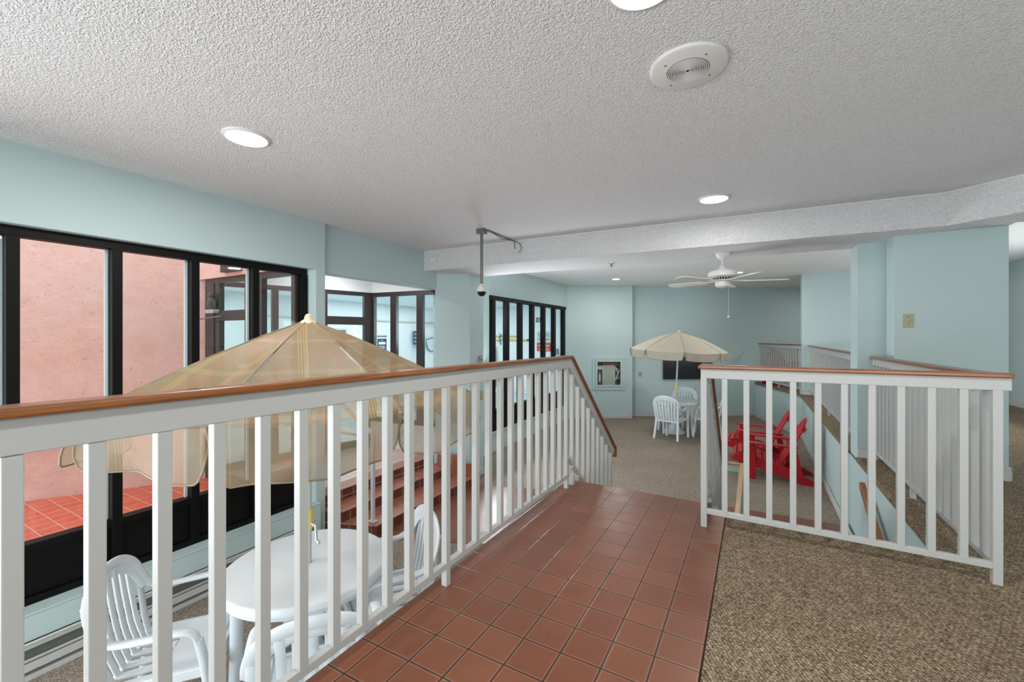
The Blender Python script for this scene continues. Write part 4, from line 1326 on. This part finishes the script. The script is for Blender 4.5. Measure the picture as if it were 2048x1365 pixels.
um1 = umbrella('patio_parasol', -2.42, 1.70, 1.01, 1.325, 0.862, math.radians(304), 'big cream mesh parasol with drooping striped valance behind the landing railing', M['mesh_fabric'], val=0.235, flare=0.26, curve=0.2, seedv=4)
um2 = umbrella('patio_parasol', -1.55, 10.05, 1.02, 1.33, 0.92, math.radians(285), 'small pale cream parasol over the far table', M['vinyl_fabric'], tilt=(0.0, 0.045), val=0.165, flare=0.03, slit=0.06, curve=0.42, seedv=2)

# ---- adirondack chairs
def make_adirondack():
    """faces +Y, origin on the floor under the seat centre"""
    r = empty('adirondack_chair', (0, 0, 0))
    m = M['red']
    for s in (-1, 1):
        # front leg
        box((s*0.295-0.012, 0.26, 0), (s*0.295+0.012, 0.36, 0.53)).build('leg', m, r, bevel=0.003)
        # long rear stringer touching the ground at the back
        MB().vpoly([(s*0.270, 0.44, 0.37), (s*0.270, 0.53, 0.33), (s*0.270, 0.56, 0.25), (s*0.270, 0.42, 0.23), (s*0.270, -0.34, 0.0), (s*0.270, -0.52, 0.0), (s*0.270, -0.50, 0.05), (s*0.270, -0.40, 0.10), (s*0.270, -0.05, 0.26)], (1, 0, 0), 0.024).build('leg', m, r, bevel=0.003)
        # rear arm support
        MB().vpoly([(s*0.295, -0.34, 0.08), (s*0.295, -0.24, 0.12), (s*0.295, -0.17, 0.53), (s*0.295, -0.25, 0.53)], (1, 0, 0), 0.024).build('arm_support', m, r, bevel=0.003)
        # arm
        MB().vpoly([(s*0.24, 0.42, 0.545), (s*0.245, -0.28, 0.535), (s*0.33, -0.28, 0.535), (s*0.375, 0.10, 0.542), (s*0.375, 0.38, 0.545), (s*0.34, 0.42, 0.545)], (0, 0, 1), 0.022).build('armrest', m, r, bevel=0.004)
        MB().vpoly([(s*0.318, 0.30, 0.53), (s*0.36, 0.30, 0.53), (s*0.318, 0.30, 0.38)], (0, 1, 0), 0.022).build('arm_bracket', m, r, bevel=0.002)
    for k in range(6):   # seat slats
        t = k/5
        y, z = 0.385-0.43*t, 0.375-0.16*t
        s = MB().bar((-0.285, y, z+0.008), (0.285, y, z+0.008), 0.075, 0.018, (0, -0.33, 0.94))
        s.build('seat_slat', m, r, bevel=0.003)
    for y, z, ny, nz in ((0.465, 0.378, 0.25, 0.97), (0.535, 0.335, 0.75, 0.66), (0.565, 0.265, 0.97, 0.2)):
        MB().bar((-0.285, y, z), (0.285, y, z), 0.068, 0.018, (0, ny, nz)).build('seat_slat', m, r, bevel=0.003)
    # back slats fan out, rounded tops
    bn = Vector((0, -0.50, 0.866))
    for k in range(7):
        f = k-3
        x0, x1 = f*0.066, f*0.084
        L = 0.80-0.018*f*f
        p0 = Vector((x0, -0.045, 0.20)); d = Vector((x1-x0, -0.395, 0.80)).normalized()
        p1 = p0+d*L
        side = Vector((1, 0, 0)); w0, w1 = 0.030, 0.038
        poly = [p0-side*w0, p0+side*w0, p1+side*w1-d*0.03, p1+side*w1*0.55, p1-side*w1*0.55, p1-side*w1-d*0.03]
        nn = side.cross(d)
        MB().vpoly(poly, nn, 0.018).build('back_slat', m, r, bevel=0.003)
    for z in (0.28, 0.52, 0.78):
        y = -0.045-0.494*(z-0.20)-0.024
        MB().bar((-0.27, y, z), (0.27, y, z), 0.02, 0.065, (0, -0.44, 0.9)).build('back_rail', m, r, bevel=0.003)
    return r
ad0 = make_adirondack()
ads = [((0.27, 7.66), LF, (-1, -0.02), 'nearer red adirondack chair on the lower carpet beside the pale teal wall'),
       ((0.13, 8.52), LF, (-1, 0.0), 'farther red adirondack chair just behind the nearer red one'),
       ((0.74, 12.82), 0.004, (0.87, 0.49), 'red adirondack chair on the upper floor behind the farthest railing')]
for i, (p, z, fd, lb) in enumerate(ads):
    c = ad0 if i == 0 else copy_tree(ad0)
    c.location = (p[0], p[1], z)
    c.rotation_euler = (0, 0, face(fd))
    c['label'] = lb; c['category'] = 'chair'; c['group'] = 'red adirondack chairs'
